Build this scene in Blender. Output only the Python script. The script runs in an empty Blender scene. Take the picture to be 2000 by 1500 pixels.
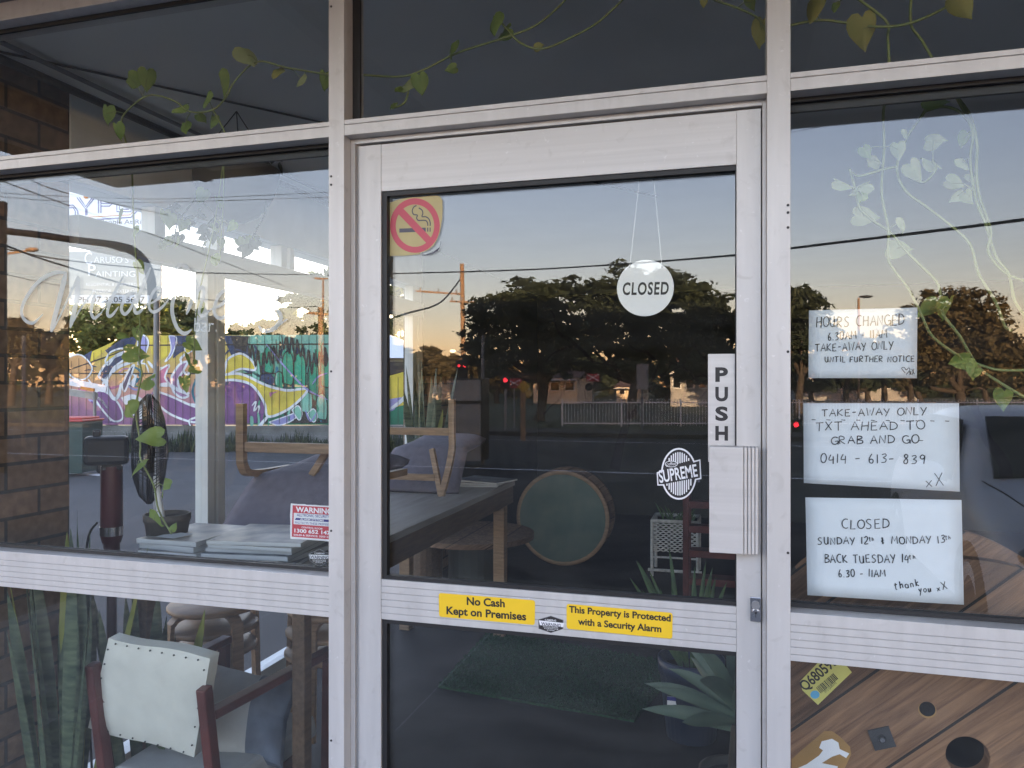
import bpy, bmesh, math, random
from mathutils import Vector, Matrix
R_ = math.radians
rnd = random.Random(7)
SC = bpy.context.scene
COL = SC.collection

# ---------------------------------------------------------------- camera, sky, sun, exposure
YAW = R_(16.1); EYE = 1.47; CAMY = -1.64; FPX = 1500.0
cam = bpy.data.cameras.new('camera'); cam.sensor_width = 36; cam.lens = 27.0
cam.clip_start = 0.02; cam.clip_end = 1000
cam_o = bpy.data.objects.new('camera', cam); COL.objects.link(cam_o)
cam_o.location = (0, CAMY, EYE); cam_o.rotation_euler = (R_(90), 0, YAW)
SC.camera = cam_o

SUN_EL = 7
SUN_DIR = Vector((0.30, 0.95, 0)).normalized()          # horizontal direction towards the sun
w = bpy.data.worlds.new('World'); SC.world = w; w.use_nodes = True
nt = w.node_tree; nt.nodes.clear()
sky = nt.nodes.new('ShaderNodeTexSky'); sky.sky_type = 'NISHITA'; sky.sun_disc = False
sky.sun_elevation = R_(SUN_EL)
sky.sun_rotation = math.atan2(SUN_DIR.x, SUN_DIR.y)
sky.altitude = 0; sky.air_density = 1.1; sky.dust_density = 0.5; sky.ozone_density = 3
bg = nt.nodes.new('ShaderNodeBackground'); bg.inputs['Strength'].default_value = 0.15
wo = nt.nodes.new('ShaderNodeOutputWorld')
wbal = nt.nodes.new('ShaderNodeMix'); wbal.data_type = 'RGBA'; wbal.blend_type = 'MULTIPLY'; wbal.inputs[0].default_value = 1
wbal.inputs[7].default_value = (1.70, 1.0, 0.85, 1)      # the phone's white balance for open shade, applied to the whole sky
nt.links.new(sky.outputs[0], wbal.inputs[6]); nt.links.new(wbal.outputs[2], bg.inputs[0]); nt.links.new(bg.outputs[0], wo.inputs[0])
sun = bpy.data.lights.new('sun', 'SUN'); sun.energy = 4.5; sun.angle = R_(0.5); sun.color = (1.0, 0.66, 0.38)
sun_o = bpy.data.objects.new('sun', sun); COL.objects.link(sun_o)
tos = Vector((SUN_DIR.x * math.cos(R_(SUN_EL)), SUN_DIR.y * math.cos(R_(SUN_EL)), math.sin(R_(SUN_EL))))
sun_o.rotation_euler = tos.to_track_quat('Z', 'Y').to_euler()
SC.view_settings.view_transform = 'Standard'; SC.view_settings.look = 'None'
SC.view_settings.gamma = 1; SC.view_settings.exposure = 3.5
SC.cycles.transparent_max_bounces = 40; SC.cycles.max_bounces = 10
SC.cycles.glossy_bounces = 5; SC.cycles.caustics_reflective = False; SC.cycles.caustics_refractive = False
SC.cycles.sample_clamp_indirect = 6

# ---------------------------------------------------------------- measuring helpers (photo measurements -> metres)
cs, sn = math.cos(YAW), math.sin(YAW)
def ray(px, py):
    u = (px - 1000) / FPX; v = (749.5 - py) / FPX
    return Vector((cs * u - sn, sn * u + cs, v))
CAMP = Vector((0, CAMY, EYE))
def at_y(px, py, y):
    d = ray(px, py); return CAMP + d * ((y - CAMY) / d.y)
def at_x(px, py, x):
    d = ray(px, py); return CAMP + d * (x / d.x)
def at_t(px, py, t): return CAMP + ray(px, py) * t
def at_z(px, py, z):
    d = ray(px, py); return CAMP + d * ((z - EYE) / d.z)
GY = 0.05                                               # the window glass
def street(px, py, t):                                  # a point of the street opposite, t metres along the mirrored view
    p = at_t(px, py, t); return Vector((p.x, 2 * GY - p.y, p.z))
ROADZ = -0.16
def street_g(px, t, z=ROADZ):
    p = street(px, 750, t); p.z = z; return p

# ---------------------------------------------------------------- materials
M = {}
def nodes(name):
    m = bpy.data.materials.new(name); m.use_nodes = True
    nt = m.node_tree; nt.nodes.clear()
    out = nt.nodes.new('ShaderNodeOutputMaterial'); b = nt.nodes.new('ShaderNodeBsdfPrincipled')
    nt.links.new(b.outputs[0], out.inputs[0]); M[name] = m
    return m, nt, b, out
def rgb(c): return (c[0], c[1], c[2], 1)
def mat(name, c, rough=0.6, metal=0.0, var=0.15, scale=8.0, bump=0.0, c2=None, stretch=(1, 1, 1), spec=0.5, detail=5):
    """principled with a noise mottled base colour"""
    m, nt, b, out = nodes(name)
    tc = nt.nodes.new('ShaderNodeTexCoord'); mp = nt.nodes.new('ShaderNodeMapping')
    mp.inputs['Scale'].default_value = stretch
    nz = nt.nodes.new('ShaderNodeTexNoise'); nz.inputs['Scale'].default_value = scale; nz.inputs['Detail'].default_value = detail
    nt.links.new(tc.outputs['Object'], mp.inputs[0]); nt.links.new(mp.outputs[0], nz.inputs['Vector'])
    cr = nt.nodes.new('ShaderNodeValToRGB')
    if c2 is None:
        lo = [x * (1 - var) for x in c]; hi = [min(1, x * (1 + var)) for x in c]
    else: lo, hi = c, c2
    cr.color_ramp.elements[0].position = 0.3; cr.color_ramp.elements[1].position = 0.7
    cr.color_ramp.elements[0].color = rgb(lo); cr.color_ramp.elements[1].color = rgb(hi)
    nt.links.new(nz.outputs[0], cr.inputs[0]); nt.links.new(cr.outputs[0], b.inputs['Base Color'])
    b.inputs['Roughness'].default_value = rough; b.inputs['Metallic'].default_value = metal
    b.inputs['Specular IOR Level'].default_value = spec
    if bump:
        bp = nt.nodes.new('ShaderNodeBump'); bp.inputs['Strength'].default_value = bump; bp.inputs['Distance'].default_value = 0.01
        nt.links.new(nz.outputs[0], bp.inputs['Height']); nt.links.new(bp.outputs[0], b.inputs['Normal'])
    return m
def emis(name, c, s):
    m, nt, b, out = nodes(name)
    b.inputs['Base Color'].default_value = rgb([x * .3 for x in c]); b.inputs['Emission Color'].default_value = rgb(c)
    b.inputs['Emission Strength'].default_value = s
    return m
def leafmat(name, c, c2, trans=0.25, scale=1.5, rough=0.55):
    m = mat(name, c, rough, c2=c2, scale=scale); nt = m.node_tree
    b = [n for n in nt.nodes if n.type == 'BSDF_PRINCIPLED'][0]; out = [n for n in nt.nodes if n.type == 'OUTPUT_MATERIAL'][0]
    cr = [n for n in nt.nodes if n.type == 'VALTORGB'][0]
    tr = nt.nodes.new('ShaderNodeBsdfTranslucent'); mx = nt.nodes.new('ShaderNodeMixShader'); mx.inputs[0].default_value = trans
    nt.links.new(cr.outputs[0], tr.inputs[0]); nt.links.new(b.outputs[0], mx.inputs[1]); nt.links.new(tr.outputs[0], mx.inputs[2])
    nt.links.new(mx.outputs[0], out.inputs[0]); return m
def glassmat(name, base=0.042, tint=(0.97, 0.985, 0.98), rough=0.0, dirt=0.0062):
    """one face of a float glass pane: clear transmission plus Schlick reflection"""
    m = bpy.data.materials.new(name); m.use_nodes = True; nt = m.node_tree; nt.nodes.clear(); M[name] = m
    out = nt.nodes.new('ShaderNodeOutputMaterial'); mx = nt.nodes.new('ShaderNodeMixShader')
    t = nt.nodes.new('ShaderNodeBsdfTransparent'); t.inputs[0].default_value = rgb(tint)
    g = nt.nodes.new('ShaderNodeBsdfGlossy'); g.inputs['Roughness'].default_value = rough; g.inputs['Color'].default_value = (1, 1, 1, 1)
    lw = nt.nodes.new('ShaderNodeLayerWeight'); lw.inputs[0].default_value = 0.5
    p = nt.nodes.new('ShaderNodeMath'); p.operation = 'POWER'; p.inputs[1].default_value = 5
    ma = nt.nodes.new('ShaderNodeMath'); ma.operation = 'MULTIPLY_ADD'; ma.inputs[1].default_value = 1 - base; ma.inputs[2].default_value = base
    nt.links.new(lw.outputs['Facing'], p.inputs[0]); nt.links.new(p.outputs[0], ma.inputs[0]); nt.links.new(ma.outputs[0], mx.inputs[0])
    nt.links.new(t.outputs[0], mx.inputs[1]); nt.links.new(g.outputs[0], mx.inputs[2])
    # a thin uneven film of dust and wiped smears, raised to add a light haze
    tc = nt.nodes.new('ShaderNodeTexCoord'); mp = nt.nodes.new('ShaderNodeMapping'); mp.inputs['Rotation'].default_value = (0, .5, 0); mp.inputs['Scale'].default_value = (2, 2, 7)
    n1 = nt.nodes.new('ShaderNodeTexNoise'); n1.inputs['Scale'].default_value = 1.6; n1.inputs['Detail'].default_value = 7; n1.inputs['Distortion'].default_value = 1.5
    mr = nt.nodes.new('ShaderNodeMapRange'); mr.inputs['From Min'].default_value = .35; mr.inputs['From Max'].default_value = .8; mr.inputs['To Min'].default_value = dirt*.35; mr.inputs['To Max'].default_value = dirt*2
    df = nt.nodes.new('ShaderNodeBsdfDiffuse'); df.inputs[0].default_value = (.7, .7, .68, 1); m2 = nt.nodes.new('ShaderNodeMixShader')
    nt.links.new(tc.outputs['Object'], mp.inputs[0]); nt.links.new(mp.outputs[0], n1.inputs['Vector']); nt.links.new(n1.outputs[0], mr.inputs['Value']); nt.links.new(mr.outputs[0], m2.inputs[0])
    nt.links.new(mx.outputs[0], m2.inputs[1]); nt.links.new(df.outputs[0], m2.inputs[2]); nt.links.new(m2.outputs[0], out.inputs[0])
    return m

glassmat('glass'); glassmat('side_glass', 0.03)
def alumat(name, c, st):
    m = mat(name, c, 0.42, 0.25, 0.07, 30.0, stretch=st, spec=0.4); nt = m.node_tree
    b = [n for n in nt.nodes if n.type == 'BSDF_PRINCIPLED'][0]; cr = [n for n in nt.nodes if n.type == 'VALTORGB'][0]; tc = [n for n in nt.nodes if n.type == 'TEX_COORD'][0]
    def stain(scale, lo, hi, amt, prev, col):                # grime and scuffs
        nz = nt.nodes.new('ShaderNodeTexNoise'); nz.inputs['Scale'].default_value = scale; nz.inputs['Detail'].default_value = 9; nz.inputs['Distortion'].default_value = .8
        nt.links.new(tc.outputs['Object'], nz.inputs['Vector']); mr = nt.nodes.new('ShaderNodeMapRange'); mr.inputs['From Min'].default_value = lo; mr.inputs['From Max'].default_value = hi; mr.inputs['To Max'].default_value = amt
        nt.links.new(nz.outputs[0], mr.inputs['Value']); mx = nt.nodes.new('ShaderNodeMix'); mx.data_type = 'RGBA'; mx.blend_type = 'MIX'; mx.inputs[7].default_value = rgb(col)
        nt.links.new(mr.outputs[0], mx.inputs[0]); nt.links.new(prev, mx.inputs[6]); return mx.outputs[2]
    o = stain(2.2, .45, .75, .22, cr.outputs[0], (.42,.41,.42)); o = stain(28, .60, .74, .35, o, (.36,.34,.32)); o = stain(90, .66, .74, .35, o, (.80,.79,.80))
    nt.links.new(o, b.inputs['Base Color']); return m
alumat('aluminium', (0.555, 0.54, 0.53), (1, 1, .12)); alumat('aluminium_brushed', (0.555, 0.54, 0.53), (0.05, 1, 3))
mat('gasket', (0.012, 0.012, 0.014), 0.5)
mat('groove', (0.40, 0.39, 0.40), 0.6)
mat('chrome', (0.55, 0.55, 0.57), 0.2, 1.0, 0.03)
mat('dark_metal', (0.03, 0.03, 0.032), 0.4, 0.3)
mat('grey_metal', (0.22, 0.22, 0.23), 0.5, 0.3)
mat('white_paint', (0.72, 0.74, 0.74), 0.5, var=0.05)
mat('ceiling_paint', (0.80, 0.80, 0.78), 0.85, var=0.04, scale=2)
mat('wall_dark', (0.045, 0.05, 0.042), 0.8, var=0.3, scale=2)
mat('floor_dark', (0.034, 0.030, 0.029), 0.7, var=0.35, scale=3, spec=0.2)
mat('soffit_paint', (0.66, 0.64, 0.62), 0.85, var=0.05, scale=2)
mat('sign_white', (0.90, 0.89, 0.87), 0.45, var=0.01)
mat('turf', (0.012, 0.055, 0.02), 0.95, var=0.5, scale=60, bump=0.6)
mat('asphalt', (0.036, 0.037, 0.040), 0.9, var=0.2, scale=1.2, detail=12)
mat('concrete', (0.20, 0.195, 0.185), 0.9, var=0.2, scale=2.5, detail=10)
mat('concrete_weathered', (0.16, 0.16, 0.15), 0.9, var=0.4, scale=1.5, detail=10)
mat('grass', (0.035, 0.05, 0.018), 0.95, var=0.5, scale=4, detail=10)
mat('paper', (0.74, 0.78, 0.83), 0.7, var=0.02, scale=40)
mat('ink', (0.02, 0.022, 0.03), 0.6)
mat('black_print', (0.015, 0.013, 0.015), 0.5)
mat('white_print', (0.78, 0.78, 0.80), 0.5, var=0.02)
mat('yellow_sticker', (0.80, 0.52, 0.025), 0.35, var=0.02, scale=20)
mat('red_print', (0.55, 0.05, 0.07), 0.5, var=0.08, scale=50)
mat('blue_print', (0.03, 0.03, 0.22), 0.5)
mat('cream_sticker', (0.50, 0.43, 0.22), 0.6, var=0.08, scale=15)
mat('pink_red', (0.56, 0.10, 0.14), 0.55, var=0.05)
mat('grey_print', (0.10, 0.10, 0.13), 0.6)
mat('timber_light', (0.30, 0.195, 0.115), 0.5, var=0.25, scale=6, stretch=(2, 2, 14))
mat('timber_table', (0.12, 0.075, 0.045), 0.5, var=0.3, scale=6, stretch=(14, 1.2, 14))
mat('timber_red', (0.085, 0.022, 0.018), 0.35, var=0.3, scale=10)
mat('mauve_fabric', (0.14, 0.13, 0.165), 0.9, var=0.12, scale=30)
mat('white_vinyl', (0.58, 0.575, 0.51), 0.45, var=0.07, scale=14)
mat('tabletop', (0.30, 0.275, 0.25), 0.5, var=0.2, scale=3, stretch=(8, 1, 8), spec=.3)
mat('pot_dark', (0.085, 0.075, 0.066), 0.7)
mat('pot_blue', (0.02, 0.035, 0.08), 0.4)
mat('maroon', (0.05, 0.008, 0.010), 0.3)
mat('black_plastic', (0.012, 0.013, 0.015), 0.5, spec=.3)
mat('wicker', (0.62, 0.61, 0.58), 0.7, var=0.2, scale=40)
mat('denim', (0.12, 0.14, 0.18), 0.9, var=0.3, scale=12)
mat('linen', (0.36, 0.36, 0.35), 0.9, var=0.1, scale=12)
mat('bark', (0.05, 0.038, 0.028), 0.9, var=0.4, scale=6, bump=0.5)
mat('pole_timber', (0.30, 0.19, 0.11), 0.85, var=0.25, scale=3, stretch=(6, 6, 1))
mat('car_paint', (0.86, 0.86, 0.88), 0.3, 0.0, var=0.02, spec=0.6)
mat('car_glass', (0.012, 0.014, 0.016), 0.06)
mat('tyre', (0.02, 0.02, 0.02), 0.8)
mat('sign_yellow', (0.42, 0.27, 0.02), 0.5)
mat('sign_red', (0.40, 0.02, 0.025), 0.5)
mat('bin_green', (0.02, 0.05, 0.045), 0.5)
mat('bin_red', (0.45, 0.035, 0.04), 0.45)
mat('roof_tile', (0.16, 0.09, 0.07), 0.8)
mat('house_cream', (0.78, 0.62, 0.44), 0.8, var=0.1)
mat('house_grey', (0.36, 0.35, 0.33), 0.8, var=0.1)
mat('orange_print', (0.6, 0.22, 0.03), 0.5)
mat('cable', (0.01, 0.01, 0.011), 0.6)
mat('string', (0.6, 0.6, 0.6), 0.7)
mat('soil', (0.02, 0.015, 0.01), 0.95)
mat('mag_cover', (0.22, 0.22, 0.24), 0.42, c2=(0.70, 0.64, 0.56), scale=11, detail=8)
mat('mag_pages', (0.55, 0.55, 0.54), 0.7, var=0.25, scale=3, stretch=(1, 1, 120))
mat('hole_shade', (0.006, 0.005, 0.005), 0.9)  # near black stands in for the shade inside holes
mat('plate_steel', (0.07, 0.07, 0.075), 0.5, 0.6, var=0.2)
mat('tag_yellow', (0.62, 0.58, 0.16), 0.45, var=0.05)
mat('tag_blue', (0.12, 0.42, 0.68), 0.5)
mat('glue', (0.34, 0.19, 0.06), 0.5, var=0.2)
leafmat('leaf_pothos', (0.16, 0.25, 0.05), (0.27, 0.36, 0.09), 0.35, 20)
leafmat('leaf_sky_pale', (0.34, 0.42, 0.20), (0.48, 0.52, 0.28), 0.35, 20)  # paleness of the reflected sky put into the leaf colour
leafmat('leaf_old', (0.29, 0.29, 0.07), (0.38, 0.35, 0.11), 0.3, 20)
mat('vine_stem', (0.20, 0.24, 0.09), 0.6)
leafmat('snake_leaf', (0.015, 0.04, 0.022), (0.10, 0.14, 0.07), 0.05, 26)
leafmat('snake_edge', (0.16, 0.18, 0.03), (0.26, 0.26, 0.05), 0.05, 10)
leafmat('agave_leaf', (0.09, 0.14, 0.10), (0.16, 0.22, 0.16), 0.1, 6)
leafmat('aloe_leaf', (0.05, 0.10, 0.035), (0.10, 0.17, 0.06), 0.1, 10)
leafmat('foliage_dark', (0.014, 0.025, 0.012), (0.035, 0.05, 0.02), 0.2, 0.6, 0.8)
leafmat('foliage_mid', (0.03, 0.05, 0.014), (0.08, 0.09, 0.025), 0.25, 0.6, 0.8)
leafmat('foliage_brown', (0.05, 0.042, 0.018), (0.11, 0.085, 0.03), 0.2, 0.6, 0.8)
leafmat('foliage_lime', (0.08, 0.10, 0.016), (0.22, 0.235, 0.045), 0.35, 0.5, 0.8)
emis('lamp_red', (1.0, 0.03, 0.05), 1.6)
emis('lamp_warm', (1.0, 0.75, 0.45), 3.0)

def brickmat(name, c1, c2, mortar, axis):
    m, nt, b, out = nodes(name)
    tc = nt.nodes.new('ShaderNodeTexCoord'); sp = nt.nodes.new('ShaderNodeSeparateXYZ'); cb = nt.nodes.new('ShaderNodeCombineXYZ')
    nt.links.new(tc.outputs['Object'], sp.inputs[0])
    nt.links.new(sp.outputs[1 if axis == 'y' else 0], cb.inputs[0]); nt.links.new(sp.outputs[2], cb.inputs[1])
    bt = nt.nodes.new('ShaderNodeTexBrick'); bt.inputs['Scale'].default_value = 1.0
    bt.inputs['Brick Width'].default_value = 0.24; bt.inputs['Row Height'].default_value = 0.086; bt.inputs['Mortar Size'].default_value = 0.006
    bt.inputs['Color1'].default_value = rgb(c1); bt.inputs['Color2'].default_value = rgb(c2); bt.inputs['Mortar'].default_value = rgb(mortar)
    bt.inputs['Bias'].default_value = -0.2
    nt.links.new(cb.outputs[0], bt.inputs['Vector'])
    nz = nt.nodes.new('ShaderNodeTexNoise'); nz.inputs['Scale'].default_value = 35; nz.inputs['Detail'].default_value = 6
    nt.links.new(tc.outputs['Object'], nz.inputs['Vector'])
    mx = nt.nodes.new('ShaderNodeMix'); mx.data_type = 'RGBA'; mx.blend_type = 'OVERLAY'; mx.inputs[0].default_value = 0.6
    nt.links.new(bt.outputs[0], mx.inputs[6]); nt.links.new(nz.outputs[0], mx.inputs[7]); nt.links.new(mx.outputs[2], b.inputs['Base Color'])
    bp = nt.nodes.new('ShaderNodeBump'); bp.inputs['Strength'].default_value = 0.6; bp.inputs['Distance'].default_value = 0.008
    iv = nt.nodes.new('ShaderNodeMath'); iv.operation = 'SUBTRACT'; iv.inputs[0].default_value = 1
    nt.links.new(bt.outputs['Fac'], iv.inputs[1]); nt.links.new(iv.outputs[0], bp.inputs['Height']); nt.links.new(bp.outputs[0], b.inputs['Normal'])
    b.inputs['Roughness'].default_value = 0.9
brickmat('brick', (0.17, 0.115, 0.075), (0.24, 0.16, 0.11), (0.06, 0.055, 0.05), 'y')
brickmat('brick_front', (0.17, 0.115, 0.075), (0.24, 0.16, 0.11), (0.06, 0.055, 0.05), 'x')

def plankmat(name, c1, c2, width, angle, off=0.0):
    """weathered planks running at an angle in the x-z plane, with long grain and dark joints"""
    m, nt, b, out = nodes(name)
    tc = nt.nodes.new('ShaderNodeTexCoord'); mp = nt.nodes.new('ShaderNodeMapping'); mp.inputs['Rotation'].default_value = (0, angle, 0)
    nt.links.new(tc.outputs['Object'], mp.inputs[0])
    st = nt.nodes.new('ShaderNodeMapping'); st.inputs['Scale'].default_value = (2.0, 10, 34)
    nt.links.new(mp.outputs[0], st.inputs[0])
    nz = nt.nodes.new('ShaderNodeTexNoise'); nz.inputs['Scale'].default_value = 2.2; nz.inputs['Detail'].default_value = 8; nz.inputs['Distortion'].default_value = 1.2
    nt.links.new(st.outputs[0], nz.inputs['Vector'])
    cr = nt.nodes.new('ShaderNodeValToRGB'); cr.color_ramp.elements[0].position = 0.32; cr.color_ramp.elements[1].position = 0.66
    cr.color_ramp.elements[0].color = rgb(c1); cr.color_ramp.elements[1].color = rgb(c2)
    nt.links.new(nz.outputs[0], cr.inputs[0])
    sp = nt.nodes.new('ShaderNodeSeparateXYZ'); nt.links.new(mp.outputs[0], sp.inputs[0])
    d = nt.nodes.new('ShaderNodeMath'); d.operation = 'MULTIPLY_ADD'; d.inputs[1].default_value = 1/width; d.inputs[2].default_value = off/width; nt.links.new(sp.outputs[2], d.inputs[0])
    fl = nt.nodes.new('ShaderNodeMath'); fl.operation = 'FLOOR'; nt.links.new(d.outputs[0], fl.inputs[0])
    wn = nt.nodes.new('ShaderNodeTexWhiteNoise'); wn.noise_dimensions = '1D'; nt.links.new(fl.outputs[0], wn.inputs['W'])
    fr = nt.nodes.new('ShaderNodeMath'); fr.operation = 'FRACT'; nt.links.new(d.outputs[0], fr.inputs[0])
    gt = nt.nodes.new('ShaderNodeMath'); gt.operation = 'GREATER_THAN'; gt.inputs[1].default_value = 0.965; nt.links.new(fr.outputs[0], gt.inputs[0])
    hv = nt.nodes.new('ShaderNodeMath'); hv.operation = 'MULTIPLY_ADD'; hv.inputs[1].default_value = 0.6; hv.inputs[2].default_value = 0.7
    nt.links.new(wn.outputs[0], hv.inputs[0])
    ml = nt.nodes.new('ShaderNodeMix'); ml.data_type = 'RGBA'; ml.blend_type = 'MULTIPLY'; ml.inputs[0].default_value = 1
    nt.links.new(cr.outputs[0], ml.inputs[6]); nt.links.new(hv.outputs[0], ml.inputs[7])
    mx = nt.nodes.new('ShaderNodeMix'); mx.data_type = 'RGBA'; mx.inputs[7].default_value = (0.01, 0.008, 0.006, 1)
    nt.links.new(gt.outputs[0], mx.inputs[0]); nt.links.new(ml.outputs[2], mx.inputs[6]); nt.links.new(mx.outputs[2], b.inputs['Base Color'])
    b.inputs['Roughness'].default_value = 0.75
    bp = nt.nodes.new('ShaderNodeBump'); bp.inputs['Strength'].default_value = 0.3; bp.inputs['Distance'].default_value = 0.004
    nt.links.new(nz.outputs[0], bp.inputs['Height']); nt.links.new(bp.outputs[0], b.inputs['Normal'])
plankmat('drum_planks', (0.105, 0.052, 0.027), (0.235, 0.128, 0.066), 0.173, R_(41), 0.1317)
plankmat('drum_planks_old', (0.08, 0.045, 0.025), (0.20, 0.12, 0.07), 0.13, R_(30))

# ---------------------------------------------------------------- mesh builder
class MB:
    def __init__(s): s.v = []; s.f = []; s.m = []; s.mats = []; s.sm = []
    def mi(s, m):
        if m not in s.mats: s.mats.append(m)
        return s.mats.index(m)
    def add(s, vs, fs, m, smooth=False):
        o = len(s.v); s.v += [Vector(p) for p in vs]; k = s.mi(m)
        for f in fs: s.f.append([i + o for i in f]); s.m.append(k); s.sm.append(smooth)
    def box(s, x0, x1, y0, y1, z0, z1, m):
        s.add([(x0,y0,z0),(x1,y0,z0),(x1,y1,z0),(x0,y1,z0),(x0,y0,z1),(x1,y0,z1),(x1,y1,z1),(x0,y1,z1)],
              [(0,3,2,1),(4,5,6,7),(0,1,5,4),(1,2,6,5),(2,3,7,6),(3,0,4,7)], m); return s
    def obox(s, c, ax, ay, az, m):                      # oriented box: centre and three half axes
        c = Vector(c); ax = Vector(ax); ay = Vector(ay); az = Vector(az); v = []
        for k in (-1, 1):
            for (i, j) in ((-1,-1),(1,-1),(1,1),(-1,1)): v.append(c + ax*i + ay*j + az*k)
        s.add(v, [(0,3,2,1),(4,5,6,7),(0,1,5,4),(1,2,6,5),(2,3,7,6),(3,0,4,7)], m); return s
    def bar(s, a, b, w, h, m, up=(0,0,1)):
        a = Vector(a); b = Vector(b); d = (b - a); L = d.length; d.normalize(); up = Vector(up)
        if abs(d.dot(up)) > 0.98: up = Vector((0,1,0))
        x = d.cross(up).normalized(); y = x.cross(d)
        return s.obox((a+b)/2, d*(L/2), x*(w/2), y*(h/2), m)
    def poly(s, pts, m): s.add(pts, [list(range(len(pts)))], m); return s
    def slab(s, pts, off, m, m2=None):                  # polygon extruded by a vector
        pts = [Vector(p) for p in pts]; off = Vector(off); n = len(pts)
        s.add(pts + [p + off for p in pts], [list(range(n)), list(range(2*n-1, n-1, -1))], m)
        s.add(pts + [p + off for p in pts], [[i, i+n, (i+1) % n + n, (i+1) % n] for i in range(n)], m2 or m); return s
    def tube(s, pts, r, m, n=8, caps=True):
        pts = [Vector(p) for p in pts]; k = len(pts)
        rs = r if isinstance(r, (list, tuple)) else [r]*k
        vs = []; px = None
        for i, p in enumerate(pts):
            d = (pts[min(i+1, k-1)] - pts[max(i-1, 0)]).normalized()
            if px is None:
                px = d.orthogonal().normalized()
            else:
                px = (px - d * px.dot(d))
                px = px.normalized() if px.length > 1e-6 else d.orthogonal().normalized()
            py = d.cross(px)
            for j in range(n):
                a = 2*math.pi*j/n; vs.append(p + (px*math.cos(a) + py*math.sin(a))*rs[i])
        fs = [[i*n+j, i*n+(j+1) % n, (i+1)*n+(j+1) % n, (i+1)*n+j] for i in range(k-1) for j in range(n)]
        s.add(vs, fs, m, True)
        if caps: s.add(vs[:n], [list(range(n-1, -1, -1))], m); s.add(vs[-n:], [list(range(n))], m)
        return s
    def lathe(s, c, axis, prof, m, n=32):               # prof: (distance along axis, radius)
        c = Vector(c); a = Vector(axis).normalized(); x = a.orthogonal().normalized(); y = a.cross(x); vs = []
        for (h, r) in prof:
            for j in range(n):
                t = 2*math.pi*j/n; vs.append(c + a*h + (x*math.cos(t) + y*math.sin(t))*max(r, 1e-4))
        k = len(prof)
        s.add(vs, [[i*n+j, i*n+(j+1) % n, (i+1)*n+(j+1) % n, (i+1)*n+j] for i in range(k-1) for j in range(n)], m, n > 12)
        return s
    def cyl(s, c, axis, h, r, m, n=32):                 # capped cylinder, flat shaded rim edge
        c = Vector(c); a = Vector(axis).normalized(); x = a.orthogonal().normalized(); y = a.cross(x)
        A = [c + (x*math.cos(2*math.pi*j/n) + y*math.sin(2*math.pi*j/n))*r for j in range(n)]
        return s.slab(A, a*h, m)
    def sphere(s, c, r, m, n=16, k=10, sc=(1,1,1)):
        c = Vector(c); vs = []
        for i in range(k+1):
            t = math.pi*i/k
            for j in range(n):
                p = 2*math.pi*j/n; vs.append(c + Vector((math.sin(t)*math.cos(p)*r*sc[0], math.sin(t)*math.sin(p)*r*sc[1], math.cos(t)*r*sc[2])))
        s.add(vs, [[i*n+j, (i+1)*n+j, (i+1)*n+(j+1) % n, i*n+(j+1) % n] for i in range(k) for j in range(n)], m, True); return s
    def build(s, name, parent=None, bevel=0.0, origin=None):
        me = bpy.data.meshes.new(name)
        o = bpy.data.objects.new(name, me); COL.objects.link(o)
        org = Vector((0,0,0))
        if parent is not None:
            o.parent = parent; org = WORLD[parent.as_pointer()]
        elif origin is not None:
            org = Vector(origin); o.location = org
        WORLD[o.as_pointer()] = org
        me.from_pydata([tuple(p - org) for p in s.v], [], s.f)
        for m in s.mats: me.materials.append(M[m])
        me.polygons.foreach_set('material_index', s.m); me.polygons.foreach_set('use_smooth', s.sm)
        me.update()
        if bevel:
            b = o.modifiers.new('bevel', 'BEVEL'); b.width = bevel; b.segments = 2; b.limit_method = 'ANGLE'
        return o
WORLD = {}
def tag(o, label=None, cat=None, group=None, kind=None):
    if label: o['label'] = label
    if cat: o['category'] = cat
    if group: o['group'] = group
    if kind: o['kind'] = kind
    return o
def thing(name, loc, label, cat, group=None):
    o = bpy.data.objects.new(name, None); o.empty_display_size = 0.1; COL.objects.link(o); o.location = loc
    WORLD[o.as_pointer()] = Vector(loc); return tag(o, label, cat, group)
def dup(root, loc, rz=0, label=None, scale=None):
    c = root.copy(); COL.objects.link(c); c.location = loc; c.rotation_euler = (0, 0, rz)
    if scale: c.scale = scale
    if label: c['label'] = label
    for ch in list(root.children):
        d = ch.copy(); COL.objects.link(d); d.parent = c
        for g in list(ch.children):
            e = g.copy(); COL.objects.link(e); e.parent = d
    return c
def smoothline(pts, n=6):                               # Catmull-Rom through points
    pts = [Vector(p) for p in pts]; q = [pts[0]] + pts + [pts[-1]]; out = []
    for i in range(1, len(q)-2):
        a, b, c, d = q[i-1], q[i], q[i+1], q[i+2]
        for k in range(n):
            t = k/n
            out.append(0.5*((2*b) + (c-a)*t + (2*a-5*b+4*c-d)*t*t + (3*b-a-3*c+d)*t**3))
    out.append(pts[-1]); return out

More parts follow.
